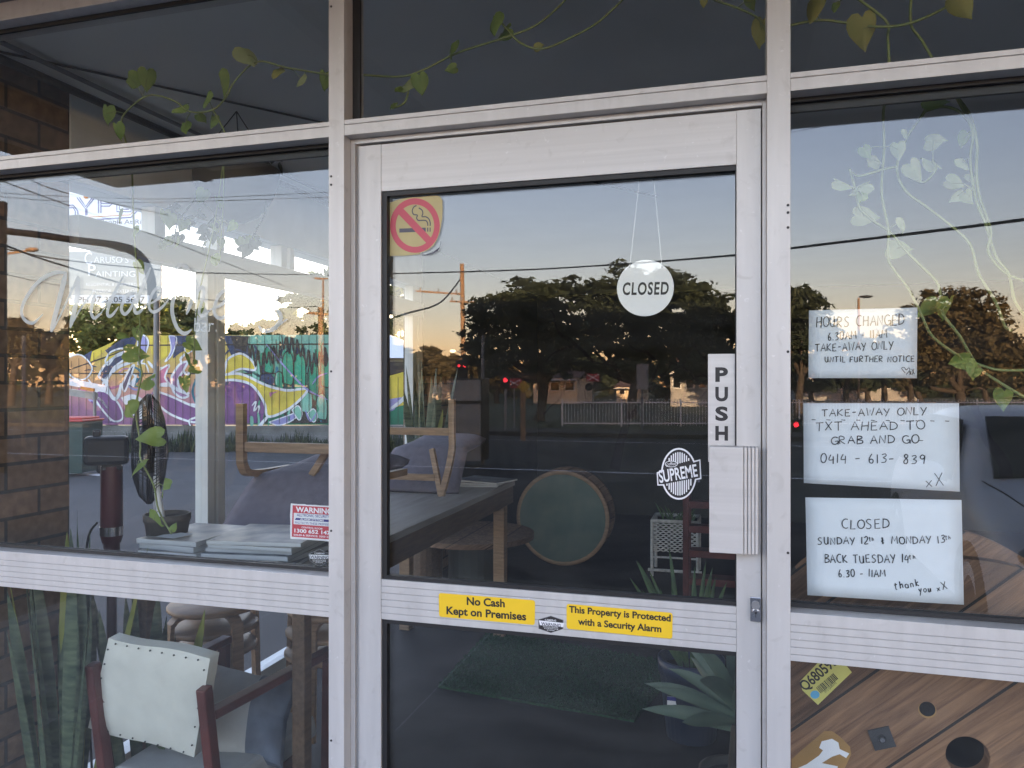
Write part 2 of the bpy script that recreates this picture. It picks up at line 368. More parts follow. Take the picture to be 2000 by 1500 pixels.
# ---------------------------------------------------------------- lettering: printed text from the built-in font, handwriting from strokes
_tc = {}
def text_geo(s, offset=0.0, shear=0.0, spacing=1.0):
    key = (s, offset, shear, spacing)
    if key in _tc: return _tc[key]
    cu = bpy.data.curves.new('lettering', 'FONT'); cu.body = s; cu.size = 1; cu.offset = offset; cu.shear = shear; cu.space_character = spacing
    cu.resolution_u = 4
    ob = bpy.data.objects.new('lettering', cu); COL.objects.link(ob)
    dg = bpy.context.evaluated_depsgraph_get(); dg.update()
    me = bpy.data.meshes.new_from_object(ob.evaluated_get(dg))
    vs = [(v.co.x, v.co.y) for v in me.vertices]; fs = [list(p.vertices) for p in me.polygons]
    bpy.data.objects.remove(ob); bpy.data.curves.remove(cu); bpy.data.meshes.remove(me)
    _tc[key] = (vs, fs); return vs, fs
def text(mb, s, org, ux, uz, w, h, m, offset=0.0, shear=0.0, spacing=1.0):
    """printed text filling a w x h box whose lower left corner is org; ux, uz unit vectors"""
    vs, fs = text_geo(s, offset, shear, spacing)
    x0 = min(v[0] for v in vs); x1 = max(v[0] for v in vs); y0 = min(v[1] for v in vs); y1 = max(v[1] for v in vs)
    org = Vector(org); ux = Vector(ux); uz = Vector(uz)
    if w is None: w = h * (x1-x0) / (y1-y0)
    mb.add([org + ux*((v[0]-x0)/(x1-x0)*w) + uz*((v[1]-y0)/(y1-y0)*h) for v in vs], fs, m)
def ribbon(mb, pts, wd, m, nrm):
    """flat painted stroke of a given width through points lying in one plane"""
    pts = [Vector(p) for p in pts]; nrm = Vector(nrm); k = len(pts)
    ws = wd if isinstance(wd, (list, tuple)) else [wd]*k
    vs = []
    for i, p in enumerate(pts):
        d = (pts[min(i+1, k-1)] - pts[max(i-1, 0)])
        if d.length < 1e-9: d = Vector((1,0,0))
        sd = d.normalized().cross(nrm).normalized()*ws[i]/2
        vs += [p + sd, p - sd]
    mb.add(vs, [[2*i, 2*i+1, 2*i+3, 2*i+2] for i in range(k-1)], m)
def arc(cx, cy, rx, ry, a0, a1, n=10):
    return [(cx + rx*math.cos(R_(a0+(a1-a0)*i/n)), cy + ry*math.sin(R_(a0+(a1-a0)*i/n))) for i in range(n+1)]
HAND = {
 'A': [[(0,0),(.42,1),(.8,0)],[(.15,.38),(.7,.40)]], 'B': [[(.05,0),(.05,1)],[(.05,1),(.5,.93),(.55,.72),(.08,.53),(.62,.42),(.66,.12),(.05,0)]],
 'C': [arc(.5,.5,.45,.5,60,300)], 'D': [[(.05,0),(.08,1)],[(0,.98),(.5,.9),(.75,.55),(.6,.15),(.02,0)]],
 'E': [[(.6,1),(.05,.97),(.05,0),(.65,.03)],[(.05,.5),(.5,.53)]], 'F': [[(.6,1),(.06,.97),(.05,0)],[(.05,.5),(.5,.53)]],
 'G': [arc(.45,.5,.43,.5,50,330)+[(.8,.42)],[(.45,.40),(.85,.42),(.83,-.05)]], 'H': [[(.05,0),(.08,1)],[(.72,1),(.7,-.03)],[(.05,.5),(.72,.54)]],
 'I': [[(.15,0),(.15,1)]], 'K': [[(.05,0),(.05,1)],[(.65,1),(.08,.48),(.7,0)]], 'L': [[(.08,1),(.05,0),(.6,.03)]],
 'M': [[(.02,0),(.15,1),(.48,.35),(.8,1),(.92,0)]], 'N': [[(.03,0),(.1,1),(.66,.02),(.72,1.02)]],
 'O': [arc(.42,.5,.40,.5,100,455,16)], 'P': [[(.05,0),(.05,1),(.55,.92),(.58,.62),(.05,.5)]], 'R': [[(.05,0),(.05,1),(.55,.95),(.55,.62),(.08,.5),(.65,0)]],
 'S': [[(.62,.92),(.35,1),(.1,.8),(.28,.56),(.55,.4),(.55,.12),(.25,0),(.02,.1)]], 'T': [[(0,.97),(.8,1.0)],[(.4,.98),(.36,0)]],
 'U': [[(.05,1),(.08,.25),(.3,0),(.55,.15),(.64,1)],[(.64,1),(.66,0)]], 'V': [[(0,1),(.35,0),(.7,1)]], 'W': [[(0,1),(.22,0),(.45,.75),(.68,0),(.92,1)]],
 'X': [[(0,1),(.65,0)],[(.65,1),(0,0)]], 'Y': [[(0,1),(.35,.45)],[(.72,1),(.2,-.1)]],
 '0': [arc(.35,.5,.30,.5,100,455,14)], '1': [[(.12,1),(.1,0)]], '2': [[(.05,.8),(.3,1),(.5,.8),(.4,.45),(.02,.03),(.6,.05)]],
 '3': [[(.05,.9),(.4,1),(.5,.78),(.22,.55),(.52,.4),(.45,.08),(.05,.02)]], '4': [[(.25,1),(.02,.38),(.55,.42)],[(.5,.8),(.48,-.1)]],
 '6': [[(.4,1),(.1,.5),(.12,.08),(.4,.02),(.5,.3),(.3,.45),(.1,.3)]], '8': [[(.5,.85),(.25,1),(.1,.78),(.45,.38),(.4,.05),(.15,.03),(.1,.3),(.5,.8)]],
 '9': [[(.52,.85),(.25,1),(.05,.75),(.25,.5),(.5,.7),(.52,.85),(.48,-.05)]],
 '-': [[(.05,.45),(.5,.48)]], '.': [[(.05,0),(.1,.05)]], '&': [[(.5,.8),(.2,.85),(.45,.55),(.1,.45),(.4,.15),(.1,.1)],[(.3,1),(.28,0)]],
 'h': [[(.05,0),(.1,1)],[(.07,.4),(.35,.6),(.4,.05)]], 't': [[(.2,1),(.15,.1),(.3,0)],[(0,.7),(.4,.75)]], 'a': [arc(.22,.3,.2,.28,60,360,10),[(.42,.55),(.42,0)]],
 'n': [[(.05,0),(.05,.55),(.25,.58),(.35,.4),(.36,0)]], 'k': [[(.05,0),(.08,1)],[(.38,.6),(.08,.3),(.42,0)]], 'y': [[(0,.55),(.18,.1)],[(.4,.6),(.1,-.5)]],
 'o': [arc(.22,.28,.2,.27,100,455,10)], 'u': [[(.03,.55),(.06,.1),(.25,.02),(.36,.55)],[(.36,.55),(.38,0)]], 'x': [[(0,.6),(.42,0)],[(.42,.62),(0,-.02)]],
}
HW = {'I': .3, '1': .25, '-': .6, '.': .22, 'M': 1.0, 'W': 1.0, ' ': .45, '0': .72, 'B': .7, 'E': .68, 'F': .65, 'L': .62, 'P': .62}
def handwrite(mb, s, org, ux, uz, w, h, wd, nrm, m='ink', rs=None):
    """handwritten line of width w, letter height h; letters wobble"""
    rs = rs or random.Random(s); org = Vector(org); ux = Vector(ux); uz = Vector(uz)
    adv = [HW.get(c, .48 if c.islower() else (.62 if c.isdigit() else .78)) + .22 for c in s]
    k = w / (sum(adv) - .22); x = 0
    for c, a in zip(s, adv):
        sl = rs.uniform(-.04, .10); dy = rs.uniform(-.06, .06); sy = rs.uniform(.92, 1.07)
        for st in HAND.get(c, []):
            p = [org + ux*(x + (q[0] + sl*q[1])*k) + uz*((q[1]*sy + dy)*h) for q in st]
            if len(p) > 2 and c not in 'AMNWVKXLTEFHIT': p = smoothline(p, 4)
            ribbon(mb, p, wd*rs.uniform(.85, 1.15), m, nrm)
        x += a*k
# ================================================================ ground, roads, paths
def sheet(name, x0, x1, y0, y1, z, m, n=1):
    b = MB(); b.poly([(x0,y0,z),(x1,y0,z),(x1,y1,z),(x0,y1,z)], m); return tag(b.build(name), kind='structure')
sheet('ground', -400, 400, -400, 400, -0.172, 'grass')
sheet('road', -120, 120, -21.5, -3.2, -0.160, 'asphalt')
sheet('side_road', -13.5, -4.4, -3.2, 90, -0.1565, 'asphalt')
b = MB(); b.box(-4.4, 60, -3.2, -0.02, -0.30, -0.02, 'concrete'); b.box(-4.4, -2.36, -0.02, 40, -0.30, -0.02, 'asphalt')
for i in range(26): b.box(-4.4 + i*1.5, -4.392 + i*1.5, -3.19, -0.03, -0.0195, -0.0188, 'groove')
tag(b.build('footpath', bevel=0.01), kind='structure')
b = MB(); b.box(-120, 120, -23.6, -21.5, -0.30, -0.03, 'asphalt'); tag(b.build('far_footpath'), kind='structure')
b = MB()
b.poly([(-60,-12.35,-.154),(60,-12.35,-.154),(60,-12.23,-.154),(-60,-12.23,-.154)], 'white_print')
b.poly([(-60,-19.7,-.154),(60,-19.7,-.154),(60,-19.58,-.154),(-60,-19.58,-.154)], 'white_print')
b.poly([at_z(60,913,-.151), at_z(60,919,-.151), at_z(195,929,-.151), at_z(195,925,-.151)], 'white_print')
tag(b.build('road_markings'), kind='structure')

# ================================================================ the shop: shell, awning, blocks added for shade
shop = thing('shop_building', (-2.35, 0, -0.16), 'brick corner shop with dark interior, flat awning over the footpath and unseen upper and rear blocks added for shade', 'building')
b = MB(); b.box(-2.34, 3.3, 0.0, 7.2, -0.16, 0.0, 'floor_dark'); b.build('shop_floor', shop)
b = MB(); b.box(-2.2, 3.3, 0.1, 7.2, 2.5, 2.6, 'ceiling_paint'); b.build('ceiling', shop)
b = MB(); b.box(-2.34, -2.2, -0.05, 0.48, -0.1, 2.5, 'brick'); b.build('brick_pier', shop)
b = MB(); b.box(-2.34, -2.2, 3.58, 4.25, 0, 1.53, 'brick'); b.build('brick_pillar_foot', shop)  # foot of a brick pillar, cut where its unlit part begins
b = MB(); b.box(-2.34, -2.2, 4.25, 7.2, 0, 2.5, 'wall_dark'); b.box(-2.34, -2.2, 3.58, 4.25, 1.53, 2.5, 'wall_dark'); b.box(-2.2, 3.3, 7.05, 7.2, 0, 2.5, 'wall_dark'); b.box(3.2, 3.3, 0.1, 7.05, 0, 2.5, 'wall_dark')  # second box: dark colour stands for the pillar's unlit upper part
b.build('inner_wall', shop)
b = MB()                                               # black twisting trees painted on the back wall
rr = random.Random(3)
def twist(x, z, ang, L, wd, dep):
    pts = [Vector((x, 7.046, z))]; a = ang
    for i in range(8):
        a += rr.uniform(-.45, .45); x += math.cos(a)*L/8; z += math.sin(a)*L/8; pts.append(Vector((x, 7.046, z)))
        if dep and i in (3, 5, 7): twist(x, z, a + rr.choice((-.8, .8)), L*.6, wd*.55, dep-1)
    pts = smoothline(pts, 3); ribbon(b, pts, [wd*(1-.7*i/len(pts)) for i in range(len(pts))], 'black_print', (0,-1,0))
for x in (-1.3, 0.1, 1.4, 2.6): twist(x, .5, R_(90), 1.2, .12, 2)
b.build('wall_painting', shop)
b = MB(); b.box(-2.34, -2.192, .48, 3.58, 2.175, 2.5, 'white_paint'); b.build('window_lintel', shop)
b = MB(); b.tube([(-2.10, .1, 2.44), (-2.10, 3.5, 2.44)], .014, 'dark_metal'); b.tube([(-2.07, .1, 2.475), (-2.07, 3.5, 2.475)], .008, 'grey_metal')
b.tube([(-2.19, .18, 2.495), (-1.9, .55, 2.492), (-.4, 2.6, 2.492)], .004, 'dark_metal'); b.build('ceiling_conduit', shop)
b = MB(); b.box(-2.36, 11, 0.02, 8, 2.61, 9.0, 'brick_front'); b.box(-2.36, 11, -0.02, .02, 2.52, 2.7, 'grey_metal'); b.box(3.3, 11, .02, 8, -.1, 2.61, 'brick_front')  # unseen height added to keep the low sun off the trees opposite
b.build('shade_storey', shop)
b = MB(); b.box(-2.36, 11, 8, 45, -.16, 9.0, 'brick_front'); b.build('shade_wing', shop)  # unseen block added to shade the side road
nb = thing('shade_block', (20, 0, -.16), 'unseen plain brick block added beside the corner shop for shade', 'building'); b = MB(); b.box(11.02, 34, .02, 14, -.16, 5.0, 'brick_front'); b.build('wall', nb)  # unseen block added so its shadow covers the fence opposite
b = MB(); b.box(-3.62, 11, -2.10, -0.03, 2.72, 2.76, 'soffit_paint'); b.box(-3.66, 11, -2.13, -2.10, 2.68, 2.92, 'grey_metal'); b.box(-3.66, -3.62, -2.10, -.03, 2.68, 2.92, 'grey_metal')
for i in range(9): b.box(-3.0 + i*1.6, -2.94 + i*1.6, -2.10, -.03, 2.66, 2.72, 'grey_metal')
b.build('awning', shop)

# ================================================================ shopfront frame with its panes and door
front = thing('shopfront', (-2.2, 0, 0), 'silver aluminium shopfront framing three tall windows and a glazed door', 'shopfront')
AL = 'aluminium'
def al(name, boxes, parent, bevel=0.0012):
    b = MB()
    for q in boxes: b.box(*q)
    return b.build(name, parent, bevel)
def screws(b, x, zs, y=-0.0012):
    for z in zs: b.cyl((x, 0.0008, z), (0,-1,0), 0.0018, 0.0028, 'black_print', 10)
mull = []
for (x0, x1, sx, zs) in ((-.929, -.888, -.922, (2.37, 1.965, 1.945, 1.50, 1.12, .62)), (.065, .110, .105, (1.83, 1.815, 1.785, 1.535, 1.13, .60)), (1.60, 1.645, 1.606, (1.5,))):
    b = MB(); b.box(x0, x1, 0, .10, -.02, 2.47, AL); screws(b, sx, zs); b.build('mullion', front, .0015)
for (x0, x1) in ((-2.19, -.929), (-.888, .065), (.110, 1.60), (1.645, 3.2)):
    b = MB(); b.box(x0, x1, 0.001, .085, 2.060, 2.0845, AL); b.box(x0, x1, 0.0035, .085, 2.0845, 2.0860, 'groove'); b.box(x0, x1, .0012, .085, 2.0860, 2.097, AL)
    b.build('transom', front, .0008)
def rail_boxes(b, x0, x1, y, z0, z1, grooves, m=AL):
    """a ribbed rail face: fine grooves left between the strips"""
    zs = [z0] + grooves + [z1]; g = .0008
    for i in range(len(zs)-1):
        lo = zs[i] + (g if i else 0); hi = zs[i+1] - (g if i < len(zs)-2 else 0)
        b.box(x0, x1, y, y + .05, lo, hi, m)
    b.box(x0, x1, y + .003, y + .049, z0 + .001, z1 - .001, 'groove')
for (x0, x1) in ((-2.19, -.929), (.110, 1.60), (1.645, 3.2)):
    b = MB(); rail_boxes(b, x0, x1, 0.001, .913, 1.010, [.926, .941, .956, .971, .986]); b.box(x0, x1, .0505, .085, .90, 1.008, AL)
    b.build('mid_rail', front, .0005)
    for g in ((.041, .0495, 1.011, 1.019), (.0565, .062, 1.009, 1.019), (.042, .0495, .9045, .912), (.042, .0495, 2.051, 2.0595), (.0565, .066, 2.035, 2.0595), (.042, .0495, 2.0975, 2.104)):
        b = MB(); b.box(x0, x1, *g, 'gasket'); b.build('gasket', front)
    b = MB(); b.box(x0, x1, .001, .085, -.02, .09, AL); b.build('bottom_rail', front, .0012)
al('head', [(-2.19, 3.2, .001, .10, 2.4702, 2.52, AL)], front); b = MB(); b.box(-2.19, 3.2, .042, .05, 2.459, 2.470, 'gasket'); b.build('gasket', front)
al('jamb', [(-2.2, -2.19, .001, .10, -.02, 2.47, AL)], front)
for (x0, x1) in ((-2.19, -.9292), (.1102, 1.5998), (1.6452, 3.2)):
    for (z0, z1) in ((.0902, .9125), (1.0102, 2.0598), (2.0972, 2.47)):
        b = MB(); b.box(x0, x1, GY, GY + .006, z0, z1, 'glass'); b.build('window_pane', front)
b = MB(); b.box(-.8878, .0648, GY, GY + .006, 2.0972, 2.47, 'glass'); b.build('window_pane', front)
b = MB(); b.box(-.8878, -.868, .042, .05, 2.0972, 2.47, 'gasket'); b.box(-.8878, .0648, .042, .0495, 2.0975, 2.102, 'gasket'); b.build('gasket', front)
# door lining
b = MB()
b.box(-.8878, -.8765, .032, .10, -.02, 2.0598, AL); b.box(-.8765, -.8695, .044, .10, -.02, 2.052, AL); b.box(-.8695, -.8675, .052, .10, -.02, 2.05, 'groove')
b.box(.0570, .0648, .032, .10, -.02, 2.0598, AL); b.box(-.8765, .0570, .032, .10, 2.0475, 2.0598, AL); b.box(-.8695, .0570, .05, .10, 2.0435, 2.0475, 'groove')
b.build('door_frame', front, .0008)
door = MB(); DY = .035
door.box(-.867, -.8092, DY, DY+.045, -.005, 2.0425, AL); door.box(.0057, .0545, DY, DY+.045, -.005, 2.0425, AL)
door.box(-.8090, .0055, DY+.0012, DY+.045, 1.9300, 2.0425, 'aluminium_brushed'); door.box(-.8090, .0055, DY+.0012, DY+.045, 0, .16, AL)
dr = None
rail_boxes(door, -.8090, .0055, DY+.0012, .9085, 1.0035, [.9235, .9395, .9555, .9715, .9875])
door_o = door.build('door', front, .0006)
WORLD[door_o.as_pointer()] = WORLD[front.as_pointer()]
b = MB(); b.box(-.8088, .0053, DY+.023, DY+.029, .16, .9083, 'glass'); b.build('door_pane', door_o)
b = MB(); b.box(-.8088, .0053, DY+.023, DY+.029, 1.0037, 1.9298, 'glass'); b.build('door_pane', door_o)
b = MB()
for (z0, z1) in ((.1602, .9083), (1.0037, 1.9298)):
    b.box(-.8090, -.7965, DY+.006, DY+.0225, z0, z1, 'gasket'); b.box(-.7965, .0052, DY+.006, DY+.0225, z1-.0105, z1-.0002, 'gasket')
    b.box(-.7965, .0052, DY+.006, DY+.0225, z0+.0002, z0+.009, 'gasket'); b.box(.0030, .0054, DY+.006, DY+.0225, z0+.009, z1-.0105, 'gasket')
b.build('door_gasket', door_o)
b = MB(); b.box(-.0525, .0029, .0475, .0515, 1.304, 1.534, 'aluminium_brushed')
for i, ch in enumerate('PUSH'):
    text(b, ch, (-.0375, .0472, 1.4745 - i*.0415), (1,0,0), (0,0,1), .026, .031, 'black_print', .042)
b.build('push_plate', door_o, .0007)
b = MB(); b.box(-.0485, .0195, -.004, .0345, 1.122, 1.341, 'aluminium_brushed')
for i in range(4): b.box(.0205 + i*.0072, .0265 + i*.0072, -.004 + .0012*i, .0345, 1.1222, 1.3408, 'aluminium_brushed')
b.box(.0195, .0475, .003, .0344, 1.1225, 1.3405, 'groove'); b.build('lock_guard', door_o, .0018)
b = MB(); b.box(.033, .0545, .026, .0348, .978, 1.028, 'chrome'); b.cyl((.0437, .026, .9955), (0,-1,0), .006, .0085, 'chrome', 24); b.cyl((.0437, .026, 1.0125), (0,-1,0), .004, .0085, 'grey_metal', 24)
b.box(.0431, .0443, .0185, .0202, .989, 1.000, 'black_print'); b.cyl((.0437, .0200, .9985), (0,-1,0), .0012, .0022, 'black_print', 12); b.build('door_lock', door_o, .0012)

# ================================================================ glazed side wall
side = thing('side_window_wall', (-2.2, 2.0, 0), 'white framed glazed side wall looking out to the painted fence', 'window wall')
WP = 'white_paint'
for (y0, y1, z0, z1) in ((1.187, 1.235, 0, 1.955), (1.255, 1.305, 0, 1.955), (3.40, 3.47, 0, 1.955), (3.50, 3.575, 0, 1.955), (2.38, 2.42, 0, 1.955),
                     (.87, .93, 2.06, 2.169), (1.25, 1.30, 2.06, 2.169), (1.75, 1.80, 2.06, 2.169), (1.83, 1.87, 2.06, 2.169), (2.5, 2.56, 2.06, 2.169), (3.4, 3.55, 2.06, 2.169)):
    b = MB(); b.box(-2.25, -2.185, y0, y1, z0, z1, WP); b.build('side_mullion', side, .002)
for y in (1.2355, 3.4705):
    b = MB(); b.box(-2.235, -2.20, y, y + .019 if y < 2 else y + .029, 0, 1.954, 'gasket'); b.build('side_gasket', side)
b = MB(); b.box(-2.26, -2.18, .5, 3.58, 1.956, 2.058, WP); b.build('side_beam', side, .002)
b = MB(); b.box(-2.26, -2.18, .5, 3.58, 0, .09, WP); b.build('side_sill', side, .002)
for (y0, y1, z0, z1) in ((.501, 1.186, .091, 1.955), (1.306, 2.379, .091, 1.955), (2.421, 3.399, .091, 1.955), (.501, 3.58, 2.06, 2.1695)):
    b = MB(); b.box(-2.221, -2.216, y0, y1, z0, z1, 'side_glass'); b.build('side_pane', side)
# ================================================================ notes, stickers and lettering on the glass
UX = Vector((1,0,0)); UZ = Vector((0,0,1)); NY = Vector((0,-1,0))
def cap_units(): 
    vs, fs = text_geo('H'); return max(v[1] for v in vs)
CAPU = cap_units()
def line(mb, s, pl, pr, cap, y, m, offset=0.0, shear=0.0, spacing=1.0):
    """printed line with its baseline from photo point pl to pr on the plane y, capital height cap (photo px)"""
    a = at_y(*pl, y); b_ = at_y(*pr, y); d = b_ - a
    c = (at_y(pl[0], pl[1]-cap, y) - a).length * .5 + (at_y(pr[0], pr[1]-cap, y) - b_).length * .5
    vs, fs = text_geo(s, offset, shear, spacing)
    x0 = min(v[0] for v in vs); x1 = max(v[0] for v in vs)
    up = Vector((-d.z, 0, d.x)).normalized()
    mb.add([a + d*((v[0]-x0)/(x1-x0)) + up*(v[1]/CAPU*c) for v in vs], fs, m)
def pxs(pts, y): return [at_y(px, py, y) for px, py in pts]
def hand(mb, s, pl, pr, cap, y, wd=.0016):
    a = at_y(*pl, y); d = at_y(*pr, y) - a; c = (at_y(pl[0], pl[1]-cap, y) - a).length
    up = Vector((-d.z, 0, d.x)).normalized()
    handwrite(mb, s, a, d.normalized(), up, d.length, c, wd, NY)
def rounded(pts, r=.12, n=5):
    """round the corners of a quad given as points"""
    out = []; k = len(pts)
    for i in range(k):
        p = Vector(pts[i]); a = Vector(pts[i-1]); b_ = Vector(pts[(i+1) % k])
        L = min((a-p).length, (b_-p).length)*r; q0 = p + (a-p).normalized()*L; q1 = p + (b_-p).normalized()*L
        for j in range(n+1):
            t = j/n; out.append(q0*(1-t)**2 + p*2*t*(1-t) + q1*t*t)
    return out
PY = GY + .0074                                           # paper taped to the inside of the window
def note(corners, label, writer):
    b = MB(); P4 = pxs(corners, PY)
    # paper with a slight curl: a grid over the quad
    n = 8; vs = []; rr = random.Random(label)
    for i in range(n+1):
        for j in range(n+1):
            u, v = i/n, j/n
            p = (P4[0]*(1-u) + P4[1]*u)*(1-v) + (P4[3]*(1-u) + P4[2]*u)*v
            vs.append(p + Vector((0, .0006*math.sin(3*u + 2*v) + (.002*(max(0, u-.8)*5)**2*v), 0)))
    fs = [[i*(n+1)+j, i*(n+1)+j+1, (i+1)*(n+1)+j+1, (i+1)*(n+1)+j] for i in range(n) for j in range(n)]
    b.add(vs, fs, 'paper', True)
    writer(b)
    o = b.build('paper_note', None, origin=(P4[0]+P4[2])/2); s = o.modifiers.new('sheet', 'SOLIDIFY'); s.thickness = .0002; s.offset = -1
    return tag(o, label, 'paper note', 'handwritten notes taped inside the window')
IY = PY - .0010
def w1(b):
    hand(b, 'HOURS CHANGED', (1594,639), (1766,634), 20, IY, .0018); hand(b, '6.30AM - 11AM', (1617,664), (1733,658), 15, IY)
    hand(b, 'TAKE-AWAY ONLY', (1592,686), (1745,681), 15, IY); hand(b, 'UNTIL FURTHER NOTICE', (1611,707), (1786,706), 11, IY)
    ribbon(b, smoothline(pxs([(1768,728),(1761,719),(1766,717),(1770,722),(1775,718),(1777,722),(1770,731)], IY), 4), .0012, 'ink', NY)
    hand(b, 'xX', (1777,731), (1787,730), 11, IY, .0012)
note([(1580,606),(1792,600),(1791,738),(1579,738)], 'white paper note reading hours changed, topmost of the three in the right window', w1)
def w2(b):
    hand(b, 'TAKE-AWAY ONLY', (1605,813), (1810,809), 14, IY, .0018)
    for i in range(10):
        x = 1585 + i*29; hand_p = pxs([(x, 819 + .3*i), (x+8, 819.5 + .3*i)], IY); ribbon(b, hand_p, .0014, 'ink', NY)
    hand(b, 'TXT AHEAD TO', (1593,841), (1806,838), 16, IY, .0018); hand(b, 'GRAB AND GO', (1623,867), (1794,864), 15, IY, .0018)
    ribbon(b, pxs([(1794,860),(1803,860)], IY), .0012, 'ink', NY)
    hand(b, '0414 - 613- 839', (1602,903), (1807,905), 17, IY, .0018); hand(b, 'x', (1809,951), (1822,950), 20, IY, .0014); hand(b, 'X', (1828,950), (1846,949), 24, IY, .0014)
note([(1569,787),(1873,787),(1875,960),(1570,943)], 'wide white paper note with a phone number, between the two other notes', w2)
def w3(b):
    hand(b, 'CLOSED', (1644,1032), (1737,1031), 18, IY, .0018)
    hand(b, 'SUNDAY 12', (1597,1063), (1696,1062), 14, IY, .0019); hand(b, 'th', (1698,1057), (1707,1056), 8, IY, .0012); hand(b, '&', (1722,1063), (1730,1062), 13, IY, .002)
    hand(b, 'MONDAY 13', (1741,1062), (1846,1060), 14, IY, .0019); hand(b, 'th', (1847,1054), (1857,1053), 8, IY, .0012)
    hand(b, 'BACK TUESDAY 14', (1611,1099), (1775,1098), 15, IY, .0019); hand(b, 'th', (1776,1092), (1788,1091), 8, IY, .0012)
    hand(b, '6.30 - 11AM', (1638,1126), (1730,1126), 14, IY, .0019)
    hand(b, 'thank', (1748,1151), (1796,1144), 13, IY, .002); hand(b, 'you', (1795,1156), (1819,1155), 13, IY, .002); hand(b, 'x', (1831,1154), (1837,1153), 10, IY); hand(b, 'X', (1842,1152), (1852,1150), 14, IY)
note([(1573,971),(1878,976),(1883,1181),(1577,1162)], 'white paper note reading closed Sunday and Monday, lowest of the three', w3)

# ---- round CLOSED sign hung inside the door
YC = .078
b = MB(); c0 = at_y(1260, 562, YC); rad = (at_y(1316, 562, YC) - c0).length
b.slab([c0 + Vector((rad*math.cos(a), 0, rad*math.sin(a))) for a in [2*math.pi*i/64 for i in range(64)]], (0, .0025, 0), 'sign_white')
for x in (1230, 1293): b.cyl(at_y(x, 521, YC) , (0,-1,0), .0003, .0015, 'grey_print', 10)
line(b, 'CLOSED', (1216,575), (1306,574), 23, YC - .0005, 'black_print', .028, .07, 1.15)
sgn = thing('closed_sign', c0, 'round white hanging sign reading CLOSED behind the door glass', 'sign')
b.build('sign_disc', sgn)
b = MB(); b.tube([at_y(1230, 521, YC), at_y(1252, 322, YC)], .0007, 'string', 5); b.tube([at_y(1293, 521, YC), at_y(1274, 318, YC)], .0007, 'string', 5); b.build('string', sgn)

# ---- no smoking sticker
def zz(x, y, s, ox, oy): return (x/s + ox, y/s + oy)
ND = DY + .0226
def n7(p): return [zz(x, y, 9.375, 740, 360) for x, y in p]
b = MB()
out = [(150,355),(330,280),(560,235),(1060,200),(1130,230),(1165,300),(1166,460),(1160,620),(1120,870),(1060,1020),(1000,1120),(880,1210),(755,1255),(748,1275),(600,1290),(420,1305),(170,1305),(150,1290)]
b.slab(pxs(n7(out), ND), (0, .0003, 0), 'cream_sticker')
K = 48
oo = [(660 + 455*math.cos(2*math.pi*i/K), 750 + 500*math.sin(2*math.pi*i/K)) for i in range(K)]
ii = [(660 + 352*math.cos(2*math.pi*i/K), 752 + 388*math.sin(2*math.pi*i/K)) for i in range(K)]
A = pxs(n7(oo), ND - .0002); B_ = pxs(n7(ii), ND - .0002)
b.add(A + B_, [[i, (i+1) % K, K + (i+1) % K, K + i] for i in range(K)], 'pink_red')
for q in ([(375,806),(858,788),(858,862),(375,880)], [(884,788),(906,788),(906,862),(884,862)], [(928,786),(948,786),(948,862),(928,862)]): b.poly(pxs(n7(q), ND - .0001), 'grey_print')
b.poly(pxs(n7([(445,438),(352,535),(868,1068),(955,975)]), ND - .0003), 'pink_red')
for st in ([(690,385),(640,410),(612,480),(635,545),(705,560),(690,610),(720,655),(790,655),(860,660),(890,700),(897,755)], [(730,425),(790,470),(805,530),(790,585),(860,590),(915,630),(940,700),(938,755)]):
    ribbon(b, smoothline(pxs(n7(st), ND - .0001), 4), .0029, 'grey_print', NY)
ribbon(b, smoothline(pxs(n7([(1135,1040),(1110,1150),(1010,1240),(860,1290),(790,1290)]), ND), 4), [.001]*5 + [.004]*7 + [.002]*5, 'grey_print', NY)
tag(b.build('sticker', None, origin=at_y(810, 440, ND)), 'faded cream no smoking sticker with torn corner, top left of the door glass', 'sticker')

# ---- coffee sticker
def n6(p): return [zz(x, y, 2.883, 1250, 680) for x, y in p]
def ell(cx, cy, rx, ry, n=40): return [(cx + rx*math.cos(2*math.pi*i/n), cy + ry*math.sin(2*math.pi*i/n)) for i in range(n)]
b = MB()
b.slab(pxs(n6(ell(219,706,101,146)), ND), (0,.0002,0), 'white_print'); b.slab(pxs(n6([(94,698),(124,690),(300,634),(340,625),(346,735),(312,742),(140,772),(98,772)]), ND - .0001), (0,.0002,0), 'white_print')
b.poly(pxs(n6(ell(219,706,92,136)), ND - .0004), 'black_print'); b.poly(pxs(n6([(101,704),(334,633),(338,728),(306,736),(138,764),(104,766)]), ND - .0005), 'black_print')
for i in range(12):
    x = 152 + i*12.2
    for (u0, u1, off) in ((-1, 0, 0), (0, 1, 0)):
        h = 122*math.sqrt(max(0, 1-((x-219)/80)**2))
        if u0 < 0: z0, z1 = 706 - h, 706 + (219-x)*.27 - 58
        else: z0, z1 = 706 + (219-x)*.2 + 42, 706 + h
        if z1 - z0 > 6: b.poly(pxs(n6([(x-3.4,z0),(x+3.4,z0),(x+3.4,z1),(x-3.4,z1)]), ND - .0006), 'white_print')
line(b, 'SUPREME', n6([(112,756)])[0], n6([(330,718)])[0], 66/2.883, ND - .0008, 'white_print', .02, .12)
b.poly(pxs(n6(ell(176,651,36,18)), ND - .0007), 'white_print'); b.poly(pxs(n6(ell(176,651,32,14.5)), ND - .0008), 'black_print')
line(b, 'coffee', n6([(150,660)])[0], n6([(203,657)])[0], 18/2.883, ND - .0009, 'white_print')
b.poly(pxs(n6(ell(331,748,7,7,12)), ND), 'grey_print')
